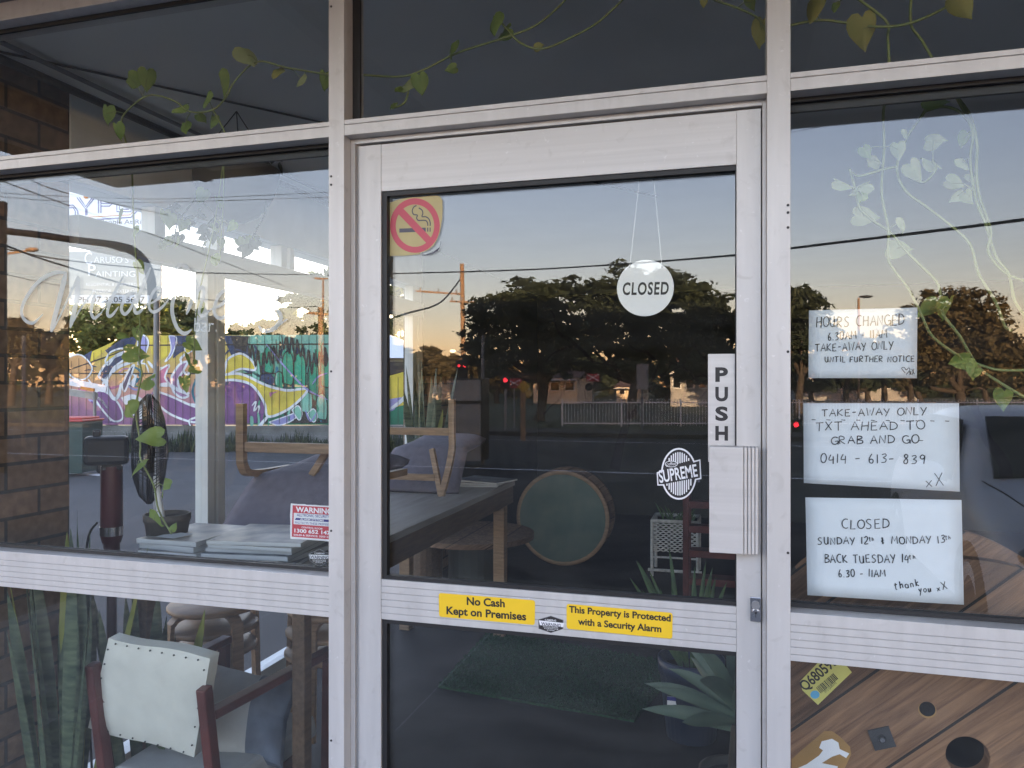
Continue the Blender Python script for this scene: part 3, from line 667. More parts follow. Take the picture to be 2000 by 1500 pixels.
tag(b.build('sticker', None, origin=at_y(1325, 925, ND)), 'oval black and white striped coffee sticker beside the lock guard', 'sticker')

# ---- yellow stickers and warning hexagons
RY = DY + .0012 - .0004
def n8(p): return [zz(x, y, 4.0, 840, 1140) for x, y in p]
def yellow(c, lines, label):
    b = MB(); b.slab(rounded(pxs(n8(c), RY)), (0,.0003,0), 'yellow_sticker')
    for s, l, r, cap in lines: line(b, s, n8([l])[0], n8([r])[0], cap, RY - .0003, 'black_print', .030)
    c_ = pxs(n8(c), RY); tag(b.build('sticker', None, origin=(c_[0]+c_[2])/2), label, 'sticker', 'yellow security stickers on the door rail')
yellow([(68,70),(820,128),(818,322),(70,256)], [('No Cash', (287,162), (584,181), 14.5), ('Kept on Premises', (128,234), (751,284), 14.5)], 'yellow sticker reading No Cash Kept on Premises')
yellow([(1066,155),(1895,226),(1893,430),(1066,350)], [('This Property is Protected', (1085,221), (1880,293), 12.5), ('with a Security Alarm', (1155,317), (1807,377), 12.5)], 'yellow sticker reading This Property is Protected with a Security Alarm')
def hexa(f, y, pts, band, tl, small, label, s):
    b = MB(); P6 = pxs(f(pts), y); c_ = sum(P6, Vector())/6
    b.slab(P6, (0,.0003,0), 'grey_metal'); b.poly([c_ + (p-c_)*.94 + Vector((0,-.0003,0)) for p in P6], 'black_print')
    b.poly(pxs(f(band), y - .0005), 'white_print'); line(b, 'WARNING', f([tl[0]])[0], f([tl[1]])[0], tl[2], y - .0008, 'grey_print', .03)
    for (x0, x1, yy, cap, tx) in small: line(b, tx, f([(x0, yy)])[0], f([(x1, yy+(x1-x0)*s)])[0], cap, y - .0006, 'white_print', .01)
    return tag(b.build('sticker', None, origin=c_), label, 'sticker', 'hexagonal warning stickers')
hexa(n8, RY, [(943,248),(1043,282),(1041,352),(944,384),(846,350),(844,278)], [(850,284),(1046,306),(1040,338),(858,322)], ((868,322),(1020,338),6), [(897,985,288,3.6,'CAMERAS'),(882,1000,338,2,'THIS BUILDING IS PROTECTED'),(893,1000,351,2,'BY A SECURITY SYSTEM'),(912,972,364,2,'24 HOURS')], 'small black hexagonal warning sticker between the two yellow stickers', .07)
def n5(p): return [zz(x, y, 9.375, 560, 960) for x, y in p]
LY = GY + .0066
hexa(n5, LY, [(600,1052),(800,1135),(775,1275),(592,1372),(420,1268),(398,1135)], [(412,1150),(800,1160),(790,1232),(432,1225)], ((432,1218),(775,1232),5.8), [(505,690,1138,2.6,'CAMERAS'),(470,720,1256,1.7,'THIS BUILDING IS PROTECTED'),(480,715,1279,1.7,'BY A SECURITY SYSTEM'),(522,660,1303,1.7,'24 HOURS')], 'black hexagonal warning sticker low on the left window beside the post', .02)
b = MB()
b.slab(pxs(n5([(75,212),(200,224),(330,228),(360,238),(520,240),(600,250),(900,262),(895,915),(740,906),(660,898),(560,890),(450,882),(250,868),(66,862),(58,740),(66,600),(60,430)]), LY), (0,.0003,0), 'white_print')
L1 = LY - .0003
b.poly(pxs(n5([(108,246),(870,290),(870,880),(92,822)]), L1), 'red_print'); b.poly(pxs(n5([(130,385),(845,428),(840,640),(125,592)]), L1 - .0001), 'white_print')
b.poly(pxs(n5([(172,478),(842,514),(842,560),(146,514)]), L1 - .0002), 'blue_print')
for s, l, r, cap, m, off in (('WARNING', (165,364), (835,408), 9.6, 'white_print', .03), ('ALLTRONIC SECURITY', (185,448), (790,482), 5.2, 'blue_print', .01), ('ALARM SYSTEMS', (245,516), (680,542), 3.3, 'white_print', .02),
                        ('PROTECTS THESE PREMISES', (150,582), (795,622), 4.2, 'blue_print', .0), ('CONTROL ROOM', (272,664), (650,694), 3.2, 'white_print', .02), ('1300 652 147', (140,740), (800,786), 6.8, 'white_print', .03), ('SALES & SERVICE: 3203 2343', (125,800), (845,848), 3.2, 'white_print', .02)):
    line(b, s, n5([l])[0], n5([r])[0], cap, L1 - .0004, m, off)
tag(b.build('sticker', None, origin=at_y(605, 1018, LY)), 'red and white WARNING alarm sticker with torn edges, beside the post', 'sticker')

# ---- frosted lettering across the left window
m = bpy.data.materials.new('frosted_vinyl'); m.use_nodes = True; M['frosted_vinyl'] = m; nt = m.node_tree; nt.nodes.clear()
o_ = nt.nodes.new('ShaderNodeOutputMaterial'); mx = nt.nodes.new('ShaderNodeMixShader'); mx.inputs[0].default_value = .62
tr = nt.nodes.new('ShaderNodeBsdfTransparent'); df = nt.nodes.new('ShaderNodeBsdfDiffuse'); df.inputs[0].default_value = (.84, .90, .90, 1)
tl = nt.nodes.new('ShaderNodeBsdfTranslucent'); tl.inputs[0].default_value = (.7, .75, .76, 1); m2 = nt.nodes.new('ShaderNodeMixShader'); m2.inputs[0].default_value = .2
nt.links.new(df.outputs[0], m2.inputs[1]); nt.links.new(tl.outputs[0], m2.inputs[2]); nt.links.new(tr.outputs[0], mx.inputs[1]); nt.links.new(m2.outputs[0], mx.inputs[2]); nt.links.new(mx.outputs[0], o_.inputs[0])
b = MB(); LW = GY - .0006
def pen(pts, w0, w1=None):
    P_ = smoothline(pxs(pts, LW), 7); n = len(P_); k = 1/820
    w1 = w0 if w1 is None else w1
    def ww(t): return (w0*(1-t) + w1*t)*k*min(1, .35 + 4*min(t, 1-t))
    ribbon(b, P_, [ww(i/(n-1)) for i in range(n)], 'frosted_vinyl', NY)
pen([(128,532),(104,533),(75,550),(50,583),(42,608),(49,625),(65,630),(84,613)], 11, 7)
pen([(129,531),(120,568),(106,622),(100,648)], 14, 13); pen([(104,644),(124,602),(144,558),(152,538)], 4, 7)
pen([(152,538),(150,582),(137,640)], 13); pen([(140,634),(160,598),(182,570)], 4, 5)
pen([(187,571),(178,604),(184,621),(199,609)], 10, 6); pen([(198,610),(222,572),(240,540)], 4, 5); pen([(241,538),(215,590),(210,613),(218,616),(232,598)], 10, 6)
pen([(266,570),(248,577),(237,600),(243,613),(255,602),(268,572)], 9, 7); pen([(294,522),(272,575),(263,605),(271,610),(286,594)], 11, 6)
pen([(286,596),(306,585),(317,570),(309,561),(297,574),(291,598),(300,609),(318,598),(338,572)], 7)
pen([(374,536),(363,519),(346,521),(338,539),(350,552),(364,551)], 8); pen([(362,551),(343,570),(336,605),(345,638),(360,651),(375,643)], 11, 8)
pen([(356,574),(372,552),(382,553),(373,590),(364,614)], 8, 9); pen([(366,610),(385,570),(396,561),(398,576),(389,608),(397,617),(411,604)], 9, 6)
pen([(410,604),(430,596),(446,578),(439,567),(425,581),(418,607),(428,621),(448,612),(470,592)], 8)
pen([(470,592),(496,562)], 4); pen([(497,561),(489,588),(501,606),(489,626),(470,632),(461,621)], 10, 8); pen([(489,626),(520,608),(546,577)], 4); pen([(546,576),(535,597),(549,618),(537,640),(515,646),(505,636)], 10, 8); pen([(537,640),(562,622)], 5, 3)
line(b, 'bar', (379,647), (417,648), 27, LW, 'frosted_vinyl')
b.cyl(at_y(422, 645, LW), (0,-1,0), .0001, .0022, 'frosted_vinyl', 12)
tag(b.build('window_lettering', None, origin=at_y(300, 590, LW)), 'pale frosted script lettering Wilderness bar across the left window', 'lettering')
# ================================================================ inside the shop
# ---- long high table
tb = thing('long_table', (-1.6, 1.5, 0), 'long high timber table with pale top running back from the left window', 'table')
b = MB(); b.box(-1.95, -1.24, .40, 2.72, .872, .90, 'tabletop'); b.build('tabletop', tb, .003)
b = MB(); b.box(-1.90, -1.262, .44, .47, .77, .871, 'timber_table'); b.box(-1.90, -1.262, 2.65, 2.68, .77, .871, 'timber_table'); b.box(-1.93, -1.90, .44, 2.68, .77, .871, 'timber_table'); b.box(-1.262, -1.245, .42, 2.70, .775, .871, 'timber_table'); b.build('apron', tb, .002)
for (x, y, h_, m_) in ((-1.89, .49, .022, 'timber_table'), (-1.30, .49, .022, 'timber_table'), (-1.89, 2.62, .033, 'timber_light'), (-1.30, 2.62, .033, 'timber_light')):
    b = MB(); b.box(x-h_, x+h_, y-h_, y+h_, 0, .77, m_); b.build('leg', tb, .003)

# ---- upturned bentwood lounge chairs
def bent(b, pts, w, th, m):                           # bent strip of timber, wide across x
    P_ = smoothline(pts, 5)
    vs = []; k = len(P_)
    for i, p in enumerate(P_):
        d = (P_[min(i+1, k-1)] - P_[max(i-1, 0)]).normalized(); n = Vector((1,0,0)).cross(d).normalized()
        for (sx, sy) in ((-1,-1),(1,-1),(1,1),(-1,1)): vs.append(p + Vector((sx*w/2,0,0)) + n*(sy*th/2))
    b.add(vs, [[i*4+j, i*4+(j+1) % 4, (i+1)*4+(j+1) % 4, (i+1)*4+j] for i in range(k-1) for j in range(4)], m)
    b.add(vs[:4], [[3,2,1,0]], m); b.add(vs[-4:], [[0,1,2,3]], m)
def lounge_chair(o3, label, back):
    """upturned chair standing on its backrest; back = its rear frame towards the window"""
    t = thing('lounge_chair', o3, label, 'chair', 'chairs upturned on the long table'); ox, oy, oz = o3
    def q(x, y, z): return (ox+x, oy+y, oz+z)
    W_ = 'timber_light'
    for s in (-1, 1):
        b = MB()
        if back: bent(b, [q(s*.25, -.20, .495), q(s*.25, -.20, .32), q(s*.25, -.20, .245), q(s*.235, -.215, .14), q(s*.205, -.235, .012)], .030, .026, W_)
        else: bent(b, [q(s*.26, -.04, .495), q(s*.26, -.04, .32), q(s*.26, -.03, .255), q(s*.26, .03, .222), q(s*.26, .30, .215)], .032, .026, W_)
        b.build('leg', t); b = MB()
        if back: b.bar(q(s*.13, -.17, .24), q(s*.205, -.235, .014), .026, .024, W_, (0,1,0))
        else: b.bar(q(s*.06 + .06, .03, .22), q(s*.06 + .10, .10, .33), .026, .02, W_, (0,1,0))
        b.build('strut', t, .002)
    b = MB(); y = -.205 if back else -.045; b.box(ox-.236, ox+.236, oy+y-.01, oy+y+.012, oz+.312, oz+.350, W_); b.build('front_rail', t, .003)
    if back: b = MB(); b.box(ox-.165, ox+.165, oy-.225, oy-.205, oz+.085, oz+.118, W_); b.build('back_rail', t, .003)
    b = MB(); n = 14; dy = .06 if back else 0
    prof = smoothline([(0,.40,.27), (0,.25,.245), (0,.09,.228), (0,.045,.218), (0,.01,.185), (0,-.07,.09), (0,-.14,.006)], 4); vs = []
    for i, p in enumerate(prof):
        f = i/(len(prof)-1); hw = (.20 if back else .225) + (.03 if back else .085)*f**1.3
        for j in range(n+1):
            u = -1 + 2*j/n; e = abs(u)**5; vs.append(q(u*hw, p.y + dy + .03*e, p.z - .03*e*(1-f)))
    b.add(vs, [[i*(n+1)+j, i*(n+1)+j+1, (i+1)*(n+1)+j+1, (i+1)*(n+1)+j] for i in range(len(prof)-1) for j in range(n)], 'mauve_fabric', True)
    o = b.build('padding', t); sm = o.modifiers.new('thick', 'SOLIDIFY'); sm.thickness = .022; sm.offset = 0
    return t
lounge_chair((-1.545, .93, .90), 'upturned bentwood chair with mauve grey padding, nearest the left window', False)
lounge_chair((-1.60, 2.16, .90), 'upturned bentwood chair with mauve grey padding, farther one seen through the door', True)

# ---- magazines, a loose card and the pot on the table
def magazine(x, y, z, rz, wx, wy, th, label, cover='mag_cover'):
    t = thing('magazine', (0,0,0), label, 'magazine', 'magazines on the long table')
    b = MB(); b.box(-wx/2+.001, wx/2-.001, -wy/2+.001, wy/2-.001, .0008, th-.0008, 'mag_pages'); b.build('pages', t)
    b = MB(); b.box(-wx/2, wx/2, -wy/2, wy/2, 0, .0007, cover); b.box(-wx/2, wx/2, -wy/2, wy/2, th-.0007, th, cover); b.box(-wx/2, -wx/2+.0008, -wy/2, wy/2, .0007, th-.0007, cover); b.build('cover', t)
    t.location = (x, y, z); t.rotation_euler = (0, 0, rz); return t
rr = random.Random(5); z = .9005
mat('mag_dark', (.05,.06,.09), .3, c2=(.3,.32,.33), scale=14)
for i in range(4):
    th = rr.uniform(.013, .019); magazine(-1.74 + rr.uniform(-.01,.01), .555 + rr.uniform(-.008,.008), z, R_(rr.uniform(-6, 6)), .225, .29, th, ['dark spined magazine at the bottom of the left stack on the table', 'second magazine from the bottom of the left stack', 'second magazine from the top of the left stack', 'top magazine of the left stack beside the plant pot'][i], 'mag_dark' if i % 2 == 0 and i < 3 else 'mag_cover'); z += th + .0005
z = .9005
for i in range(6):
    th = rr.uniform(.011, .017); magazine(-1.46 + rr.uniform(-.012,.012), .56 + rr.uniform(-.01,.01), z, R_(rr.uniform(-9, 9)), .29 if i < 5 else .31, .29, th, ['bottom magazine of the right stack on the table', 'second magazine from the bottom of the right stack', 'third magazine from the bottom of the right stack', 'third magazine from the top of the right stack', 'second magazine from the top of the right stack', 'wide pale magazine lying on top of the right stack'][i], 'mag_dark' if i in (0, 2, 3) else 'mag_cover'); z += th + .0005
z = .9005
for i in range(3):
    magazine(-1.42 + .03*i, 2.48 + .02*i, z, R_(12 - 14*i), .3, .22, .009, ['lowest pale magazine at the far end of the table', 'middle magazine of the small pile at the far table end', 'top green magazine of the small pile at the far table end'][i], 'mag_cover' if i < 2 else 'mag_dark'); z += .0095
b = MB(); b.slab([(-1.80,.43,.9755),(-1.72,.42,.9755),(-1.71,.50,.976),(-1.79,.51,.976)], (0,0,.0005), 'paper'); tag(b.build('card', None, origin=(-1.76,.46,.952)), 'small white card lying on the left magazine stack', 'card')
def pot(parent, c, r0, r1, h, m='pot_dark', soil=True):
    b = MB(); b.lathe(c, (0,0,1), [(0, 0), (0, r0), (h*.82, r1*.96), (h*.82, r1), (h, r1*1.02), (h, r1*.92), (h*.86, r1*.9)], m, 28); o = b.build('pot', parent)
    if soil: b = MB(); b.cyl(Vector(c) + Vector((0,0,h*.84)), (0,0,1), .004, r1*.9, 'soil', 24); b.build('soil', parent)
    return o
pt = thing('plant_pot', (-1.83, .52, .9005), 'dark tapered plant pot with a bare stake on the table by the fan', 'plant pot')
pot(pt, (-1.83, .52, .9005), .054, .074, .135); b = MB(); b.tube([(-1.85,.52,1.0), (-1.865,.515,1.10), (-1.868,.51,1.16)], [.012,.011,.008], 'white_paint', 8); b.build('stake', pt)

# ---- pedestal fan beside the brick pier
FX, FY = -2.04, .50
fan = thing('pedestal_fan', (FX, FY, 0), 'black and maroon pedestal fan with wire cage standing by the brick pier', 'fan')
b = MB(); b.lathe((FX,FY,0), (0,0,1), [(0,0),(0,.19),(.02,.19),(.045,.06),(.05,0)], 'black_plastic', 32); b.build('base', fan)
b = MB(); b.tube([(FX,FY,.04),(FX,FY,.98)], .016, 'maroon', 14); b.tube([(FX,FY,.86),(FX,FY,.93)], .026, 'maroon', 14); b.build('pole', fan)
b = MB(); b.tube([(FX,FY,.93),(FX,FY,.955),(FX,FY,1.19)], [.03,.036,.034], 'maroon', 18); b.build('sleeve', fan)
b = MB(); b.tube([(FX,FY,.955),(FX,FY,.985)], .0375, 'chrome', 18); b.build('collar', fan)
fd_ = ray(262, 880); fa = Vector((fd_.y, -fd_.x, 0)).normalized()   # the way the cage faces
mc = Vector((FX, FY, 1.245)); b = MB(); sd = fa.cross(Vector((0,0,1)))
b.obox(mc - fa*.015, fa*.068, sd*.05, Vector((0,0,.048)), 'black_plastic'); b.build('motor_housing', fan, .014)
b = MB(); b.obox(mc - fa*.0 + Vector((0,0,-.055)), fa*.03, sd*.03, Vector((0,0,.012)), 'black_plastic'); kb = MB(); kb.obox(mc - fa*.045 + Vector((0,0,.058)), fa*.012, sd*.008, Vector((0,0,.012)), 'black_plastic'); kb.build('knob', fan, .004); b.build('mounting_block', fan, .004)
cc = mc + fa*.115; b = MB(); RC = .19
prof = [(-.055, .05), (-.05, .10), (-.032, .16), (-.006, RC), (.006, RC), (.032, .16), (.05, .10), (.058, .04)]
for i in range(72):
    a = 2*math.pi*i/72; d = sd*math.cos(a) + Vector((0,0,1))*math.sin(a)
    b.tube([cc + fa*h + d*r for h, r in prof], .0013, 'black_plastic', 4, False)
for h, r in prof[1:] + [(0, RC), (.042,.13), (-.042,.13), (.02,.177), (-.02,.177), (.047,.115), (-.047,.115), (.037,.147), (-.037,.147)]:
    b.tube([cc + fa*h + (sd*math.cos(2*math.pi*i/40) + Vector((0,0,1))*math.sin(2*math.pi*i/40))*r for i in range(41)], .002 if r > .18 else .0012, 'black_plastic', 4, False)
b.cyl(cc + fa*.055, fa, .006, .042, 'black_plastic', 20); b.build('cage', fan)
b = MB()
for k in range(3):
    a0 = 2*math.pi*k/3; vs = []
    for i in range(7):
        r = .03 + .13*i/6
        for sgn_ in (-1, 1):
            a = a0 + sgn_*.42*(.5 + .5*i/6); d = sd*math.cos(a) + Vector((0,0,1))*math.sin(a); vs.append(cc + d*r + fa*(sgn_*.018))
    b.add(vs, [[2*i,2*i+1,2*i+3,2*i+2] for i in range(6)], 'dark_metal', True)
b.cyl(cc - fa*.03, fa, .05, .03, 'black_plastic', 16); b.build('blades', fan)
b = MB(); b.tube(smoothline([(FX-.04,FY-.02,1.0),(FX-.075,FY-.03,.92),(FX-.08,FY-.03,.6),(FX-.06,FY-.02,.1)], 5), .004, 'black_plastic', 6); b.build('cord', fan)

# ---- old armchair with white vinyl back, seen from behind
ac = thing('armchair', (-1.6, .4, 0), 'old red timber armchair with studded white vinyl back turned to the window', 'armchair')
TL, TR, BR, BL = at_y(212,1246,.155), at_y(410,1284,.145), at_y(379,1477,.205), at_y(172,1421,.215)
b = MB(); n = 10; vs = []
for i in range(n+1):
    for j in range(n+1):
        u, v = i/n, j/n; p = (TL*(1-u)+TR*u)*(1-v) + (BL*(1-u)+BR*u)*v
        e = min(u, 1-u, v, 1-v); vs.append(p + Vector((.003*math.sin(9*v)*min(u,1-u)*2, -.010*min(1, e*7), -.004*math.sin(7*u))))
gf = [[i*(n+1)+j, i*(n+1)+j+1, (i+1)*(n+1)+j+1, (i+1)*(n+1)+j] for i in range(n) for j in range(n)]
bk = [p + Vector((0,.040,.004)) for p in vs]; N_ = len(vs)
rim = [j for j in range(n+1)] + [i*(n+1)+n for i in range(1, n+1)] + [n*(n+1)+j for j in range(n-1, -1, -1)] + [i*(n+1) for i in range(n-1, 0, -1)]
b.add(vs + bk, gf + [[k + N_ for k in f[::-1]] for f in gf], 'white_vinyl', True)
b.add(vs + bk, [[rim[i], rim[i]+N_, rim[(i+1) % len(rim)]+N_, rim[(i+1) % len(rim)]] for i in range(len(rim))], 'white_vinyl', True)
def edge(a, c_, k, inset):
    for i in range(k):
        u = (i+.5)/k; p = a*(1-u) + c_*u; p = p + ((TL+TR+BL+BR)/4 - p)*inset + Vector((0,-.0045,0)); b.cyl(p, (0,-1,0), .0022, .0026, 'dark_metal', 8)
edge(TL, TR, 8, .07); edge(BL, BR, 8, .06); edge(TL, BL, 6, .06); edge(TR, BR, 5, .05); b.build('back_panel', ac)
p0 = at_y(396,1342,.150)
b = MB(); b.bar(p0 + Vector((.004,0,0)), Vector((p0.x-.0, .25, .0)), .030, .036, 'timber_red', (0,1,0)); b.build('rear_leg', ac, .004)
p1 = at_y(181,1296,.165); b = MB(); b.bar(p1, Vector((p1.x-.0, .26, .0)), .030, .036, 'timber_red', (0,1,0)); b.build('rear_leg', ac, .004)
for (xa, xb) in ((p0.x-.002, -1.325), (p1.x+.03, -1.74)):
    b = MB(); b.bar((xa, .185, .548), (xb, .72, .558), .042, .026, 'timber_red'); b.build('arm', ac, .005)
    b = MB(); b.bar((xb, .70, .545), (xb-.01, .70, 0), .034, .03, 'timber_red', (0,1,0)); b.build('front_leg', ac, .004)
b = MB(); b.obox((-1.575,.47,.295), (.195,-.0,0), (0,.25,0), (0,-.012,.042), 'linen'); b.build('seat', ac, .018)  # grey linen puts shade into the colour of the white seat
b = MB(); b.box(-1.76,-1.39,.24,.70,.215,.25,'timber_red'); b.build('seat_frame', ac, .003)
n = 44; vs = []
for i in range(n+1):
    for j in range(n+1):
        u = -1+2*i/n; v = -1+2*j/n; e = max(0, (1-u*u)*(1-v*v))**.42
        vs.append((u, v, e))
def cushion(name, label, c, ax, ay, az, m1, m2):
    b = MB(); rr = random.Random(4)
    pts = [Vector(c) + Vector(ax)*p[0]*(1 - .12*(1-abs(p[1]))) + Vector(ay)*p[1]*(1 - .12*(1-abs(p[0]))) + Vector(az)*(p[2] + .10*math.sin(5*p[0]+3*p[1])*p[2]) for p in vs]
    pt2 = [Vector(c) + Vector(ax)*p[0]*(1 - .12*(1-abs(p[1]))) + Vector(ay)*p[1]*(1 - .12*(1-abs(p[0]))) - Vector(az)*p[2]*.8 for p in vs]
    fs = [[i*(n+1)+j, i*(n+1)+j+1, (i+1)*(n+1)+j+1, (i+1)*(n+1)+j] for i in range(n) for j in range(n)]
    for fi, f in enumerate(fs):
        mid = sum((pts[k] for k in f), Vector())/4
        b.add([pts[k] for k in f], [[0,1,2,3]], m2 if fi//n > 25 else m1, True); b.add([pt2[k] for k in f], [[3,2,1,0]], m1, True)
    return tag(b.build(name, None, origin=c), label, 'cushion')
cushion('cushion', 'slumped pale and denim blue cushion lying on the armchair seat', (-1.50,.50,.405), (.14,.03,-.02), (-.03,.10,.10), (.02,-.06,.055), 'linen', 'denim')

# ---- stacks of bentwood stools under the table
def stool():
    t = thing('stool', (0,0,0), 'x', 'stool', 'bentwood stools stacked under the table')
    b = MB(); b.lathe((0,0,.428), (0,0,1), [(0,0),(0,.165),(.006,.172),(.016,.172),(.022,.166),(.022,0)], 'timber_light', 36); b.build('seat', t)
    for k in range(4):
        a = R_(45 + 90*k); d = Vector((math.cos(a), math.sin(a), 0)); s_ = Vector((-d.y, d.x, 0)); b = MB()
        P_ = smoothline([d*.05 + Vector((0,0,.420)), d*.13 + Vector((0,0,.420)), d*.166 + Vector((0,0,.40)), d*.175 + Vector((0,0,.36)), d*.185 + Vector((0,0,.0))], 5); vs = []; kk = len(P_)
        for i, p in enumerate(P_):
            dd = (P_[min(i+1, kk-1)] - P_[max(i-1, 0)]).normalized(); nn = s_.cross(dd).normalized()
            for (x_, y_) in ((-1,-1),(1,-1),(1,1),(-1,1)): vs.append(p + s_*(x_*.021) + nn*(y_*.008))
        b.add(vs, [[i*4+j, i*4+(j+1) % 4, (i+1)*4+(j+1) % 4, (i+1)*4+j] for i in range(kk-1) for j in range(4)], 'timber_light'); b.build('leg', t)
    return t
st0 = stool(); first = True; names = ['bottom', 'second', 'third', 'top']
for (sx, sy, where, rot) in ((-1.97, .93, 'left stool stack behind the armchair', 10), (-1.50, 1.02, 'right stool stack under the table', 38)):
    for k in range(3):
        lab = '%s bentwood stool of the %s' % (['bottom', 'middle', 'top'][k], where)
        loc = (sx + .006*k, sy, .003 + .082*k); rz = R_(rot + 5*k)
        if first: st0.location = loc; st0.rotation_euler = (0,0,rz); st0['label'] = lab; first = False
        else: dup(st0, loc, rz, lab)

# ---- snake plants, aloe and agave
mat('snake_leaf', (0.012,0.03,0.018), .45, c2=(.10,.13,.07), scale=2.2, stretch=(5,5,26))
def blade(b, base, d, L, w, m, curl=.15, twist=0.0, fold=.25, n=9):
    base = Vector(base); d = Vector(d).normalized(); s_ = d.cross(Vector((0,-1,.2))).normalized(); vs = []
    hd = Vector((d.x, d.y, 0))
    for i in range(n+1):
        f = i/n; p = base + d*(L*f) + hd*(curl*L*f*f) - Vector((0,0,curl*.5*L*f**3))
        ww = w*(.55 + .9*f)*(1-f**3.2) if f < 1 else 0.0005
        a = twist*f; s2 = s_*math.cos(a) + d.cross(s_)*math.sin(a); nn = d.cross(s2)
        vs += [p - s2*ww/2 + nn*ww*fold, p, p + s2*ww/2 + nn*ww*fold]
    b.add(vs, [[3*i+k, 3*i+k+1, 3*i+k+4, 3*i+k+3] for i in range(n) for k in (0, 1)], m, True)
def snake_plant(name, c, h, label, k, seed, lean, ph, stand=0):
    t = thing(name, (c[0], c[1], c[2]-stand), label, 'plant', 'snake plants in the shop'); rr = random.Random(seed)
    pot(t, c, .09, .125, ph)
    if stand: b = MB(); b.cyl((c[0],c[1],c[2]-stand), (0,0,1), stand-.001, .12, 'timber_table', 20); b.build('stand', t)
    b = MB()
    for i in range(k):
        a = rr.uniform(0, 6.28); r = rr.uniform(0, .085); hh = h*rr.uniform(.5, 1.0)
        blade(b, (c[0]+r*math.cos(a), c[1]+r*math.sin(a), c[2]+ph*.85), (lean*math.cos(a)*r*10+rr.uniform(-.06,.06), lean*math.sin(a)*r*6, 1), hh, rr.uniform(.035,.058), 'snake_leaf' if rr.random() < .86 else 'snake_edge', rr.uniform(.0,.10), rr.uniform(-1.2,1.2), .12)
    b.build('foliage', t); return t
snake_plant('snake_plant', (-1.96,.24,.003), .92, 'large snake plant with banded upright leaves against the brick pier', 26, 3, .22, .22)
snake_plant('snake_plant', (-1.80,.36,.003), .80, 'smaller snake plant with a few leaning leaves behind the armchair back', 9, 12, .35, .2)
snake_plant('snake_plant', (-1.98,3.12,.62), .92, 'snake plant on a stand by the far side window', 16, 6, .30, .2, .617)
al_ = thing('aloe_plant', (-.17,1.64,.003), 'spiky thin leaved aloe in a dark blue pot behind the door', 'plant'); pot(al_, (-.17,1.64,.003), .10, .135, .33, 'pot_blue')
b = MB(); rr = random.Random(8)
for i in range(30):
    a = rr.uniform(0, 6.28); blade(b, (-.17+.05*math.cos(a), 1.64+.05*math.sin(a), .30), (math.cos(a)*rr.uniform(.1,.75), math.sin(a)*rr.uniform(.1,.6), 1), rr.uniform(.28,.50), .022, 'aloe_leaf', rr.uniform(.05,.3), 0, .3)
b.build('foliage', al_)
b = MB(); b.box(-.26,-.20,1.535,1.537,.13,.20,'white_print'); b.box(-.26,-.20,1.533,1.5345,.185,.20,'blue_print'); b.build('pot_label', al_)
ag = thing('agave_plant', (.0,.98,.003), 'blue green agave rosette with broad leaves low behind the door', 'plant'); pot(ag, (.0,.98,.003), .08, .11, .2)
b = MB(); b.tube([(.0,.98,.18),(.01,.97,.36)], [.022,.018], 'bark', 10); b.build('stem', ag)
b = MB()
for i in range(26):
    a = i*2.4 + rr.uniform(-.3,.3); el = -.15 + .052*i + rr.uniform(-.15,.15); blade(b, (.01,.97,.345+.003*i), (math.cos(a), math.sin(a)*.9, math.tan(min(1.3, el))), rr.uniform(.19,.28), rr.uniform(.042,.062), 'agave_leaf', rr.uniform(.1,.35), rr.uniform(-.5,.5), .28)
b.build('foliage', ag)

# ---- turf mat, wicker stand, slatted shelf, low round table
b = MB(); q4 = [at_z(px, py, .004) for px, py in ((856,1343),(955,1236),(1330,1300),(1238,1412))]
b.slab(q4, (0,0,.012), 'turf'); rr = random.Random(2)
for i in range(9000):
    u, v = rr.random(), rr.random(); p = (q4[0]*(1-u)+q4[3]*u)*(1-v) + (q4[1]*(1-u)+q4[2]*u)*v + Vector((0,0,.016)); a = rr.uniform(0,6.28); d = Vector((math.cos(a), math.sin(a), 0))*.0035
    b.add([p-d, p+d, p + Vector((rr.uniform(-.006,.006), rr.uniform(-.006,.006), rr.uniform(.008,.016)))], [[0,1,2]], 'turf')
tag(b.build('turf_mat', None, origin=q4[0]), 'dark green artificial turf mat on the floor inside the door', 'mat')
b = MB(); b.slab([at_z(px, py, .003) for px, py in ((520,1318),(1420,1428),(1500,1900),(200,1800))], (0,0,.004), 'floor_dark'); tag(b.build('door_mat', None, origin=at_z(1000,1450,.003)), 'dark rubber entrance mat lying in front of the turf', 'mat')
wk = thing('wicker_stand', (-.42,4.45,.003), 'white wicker plant stand on thin legs at the back of the shop', 'plant stand'); X0, X1, Y0, Y1 = -.60, -.26, 4.30, 4.6
b = MB(); rr = random.Random(1)
for i in range(14):
    z = .20 + .0155*i
    for (a, c_) in (((X0,Y0),(X1,Y0)), ((X0,Y0),(X0,Y1)), ((X1,Y0),(X1,Y1))):
        P_ = [Vector((a[0]+(c_[0]-a[0])*k/16, a[1]+(c_[1]-a[1])*k/16, z + .004*(1 if (k+i) % 2 else -1))) for k in range(17)]; b.tube(P_, .006, 'wicker', 5)
b.tube([(X0,Y0,.425),(X1,Y0,.425),(X1,Y1,.425),(X0,Y1,.425),(X0,Y0,.425)], .014, 'wicker', 8); b.build('basket', wk)
for (x, y) in ((X0,Y0),(X1,Y0),(X0,Y1),(X1,Y1)): b = MB(); b.tube([(x,y,.425),(x,y,.003)], .013, 'wicker', 8); b.build('leg', wk)
b = MB(); b.tube([(X0-.03,Y0,.05),(X1+.03,Y0,.05)], .012, 'wicker', 8); b.tube([(X0,Y0,.15),(X1,Y0,.15)], .008, 'wicker', 8); b.build('stretcher', wk)
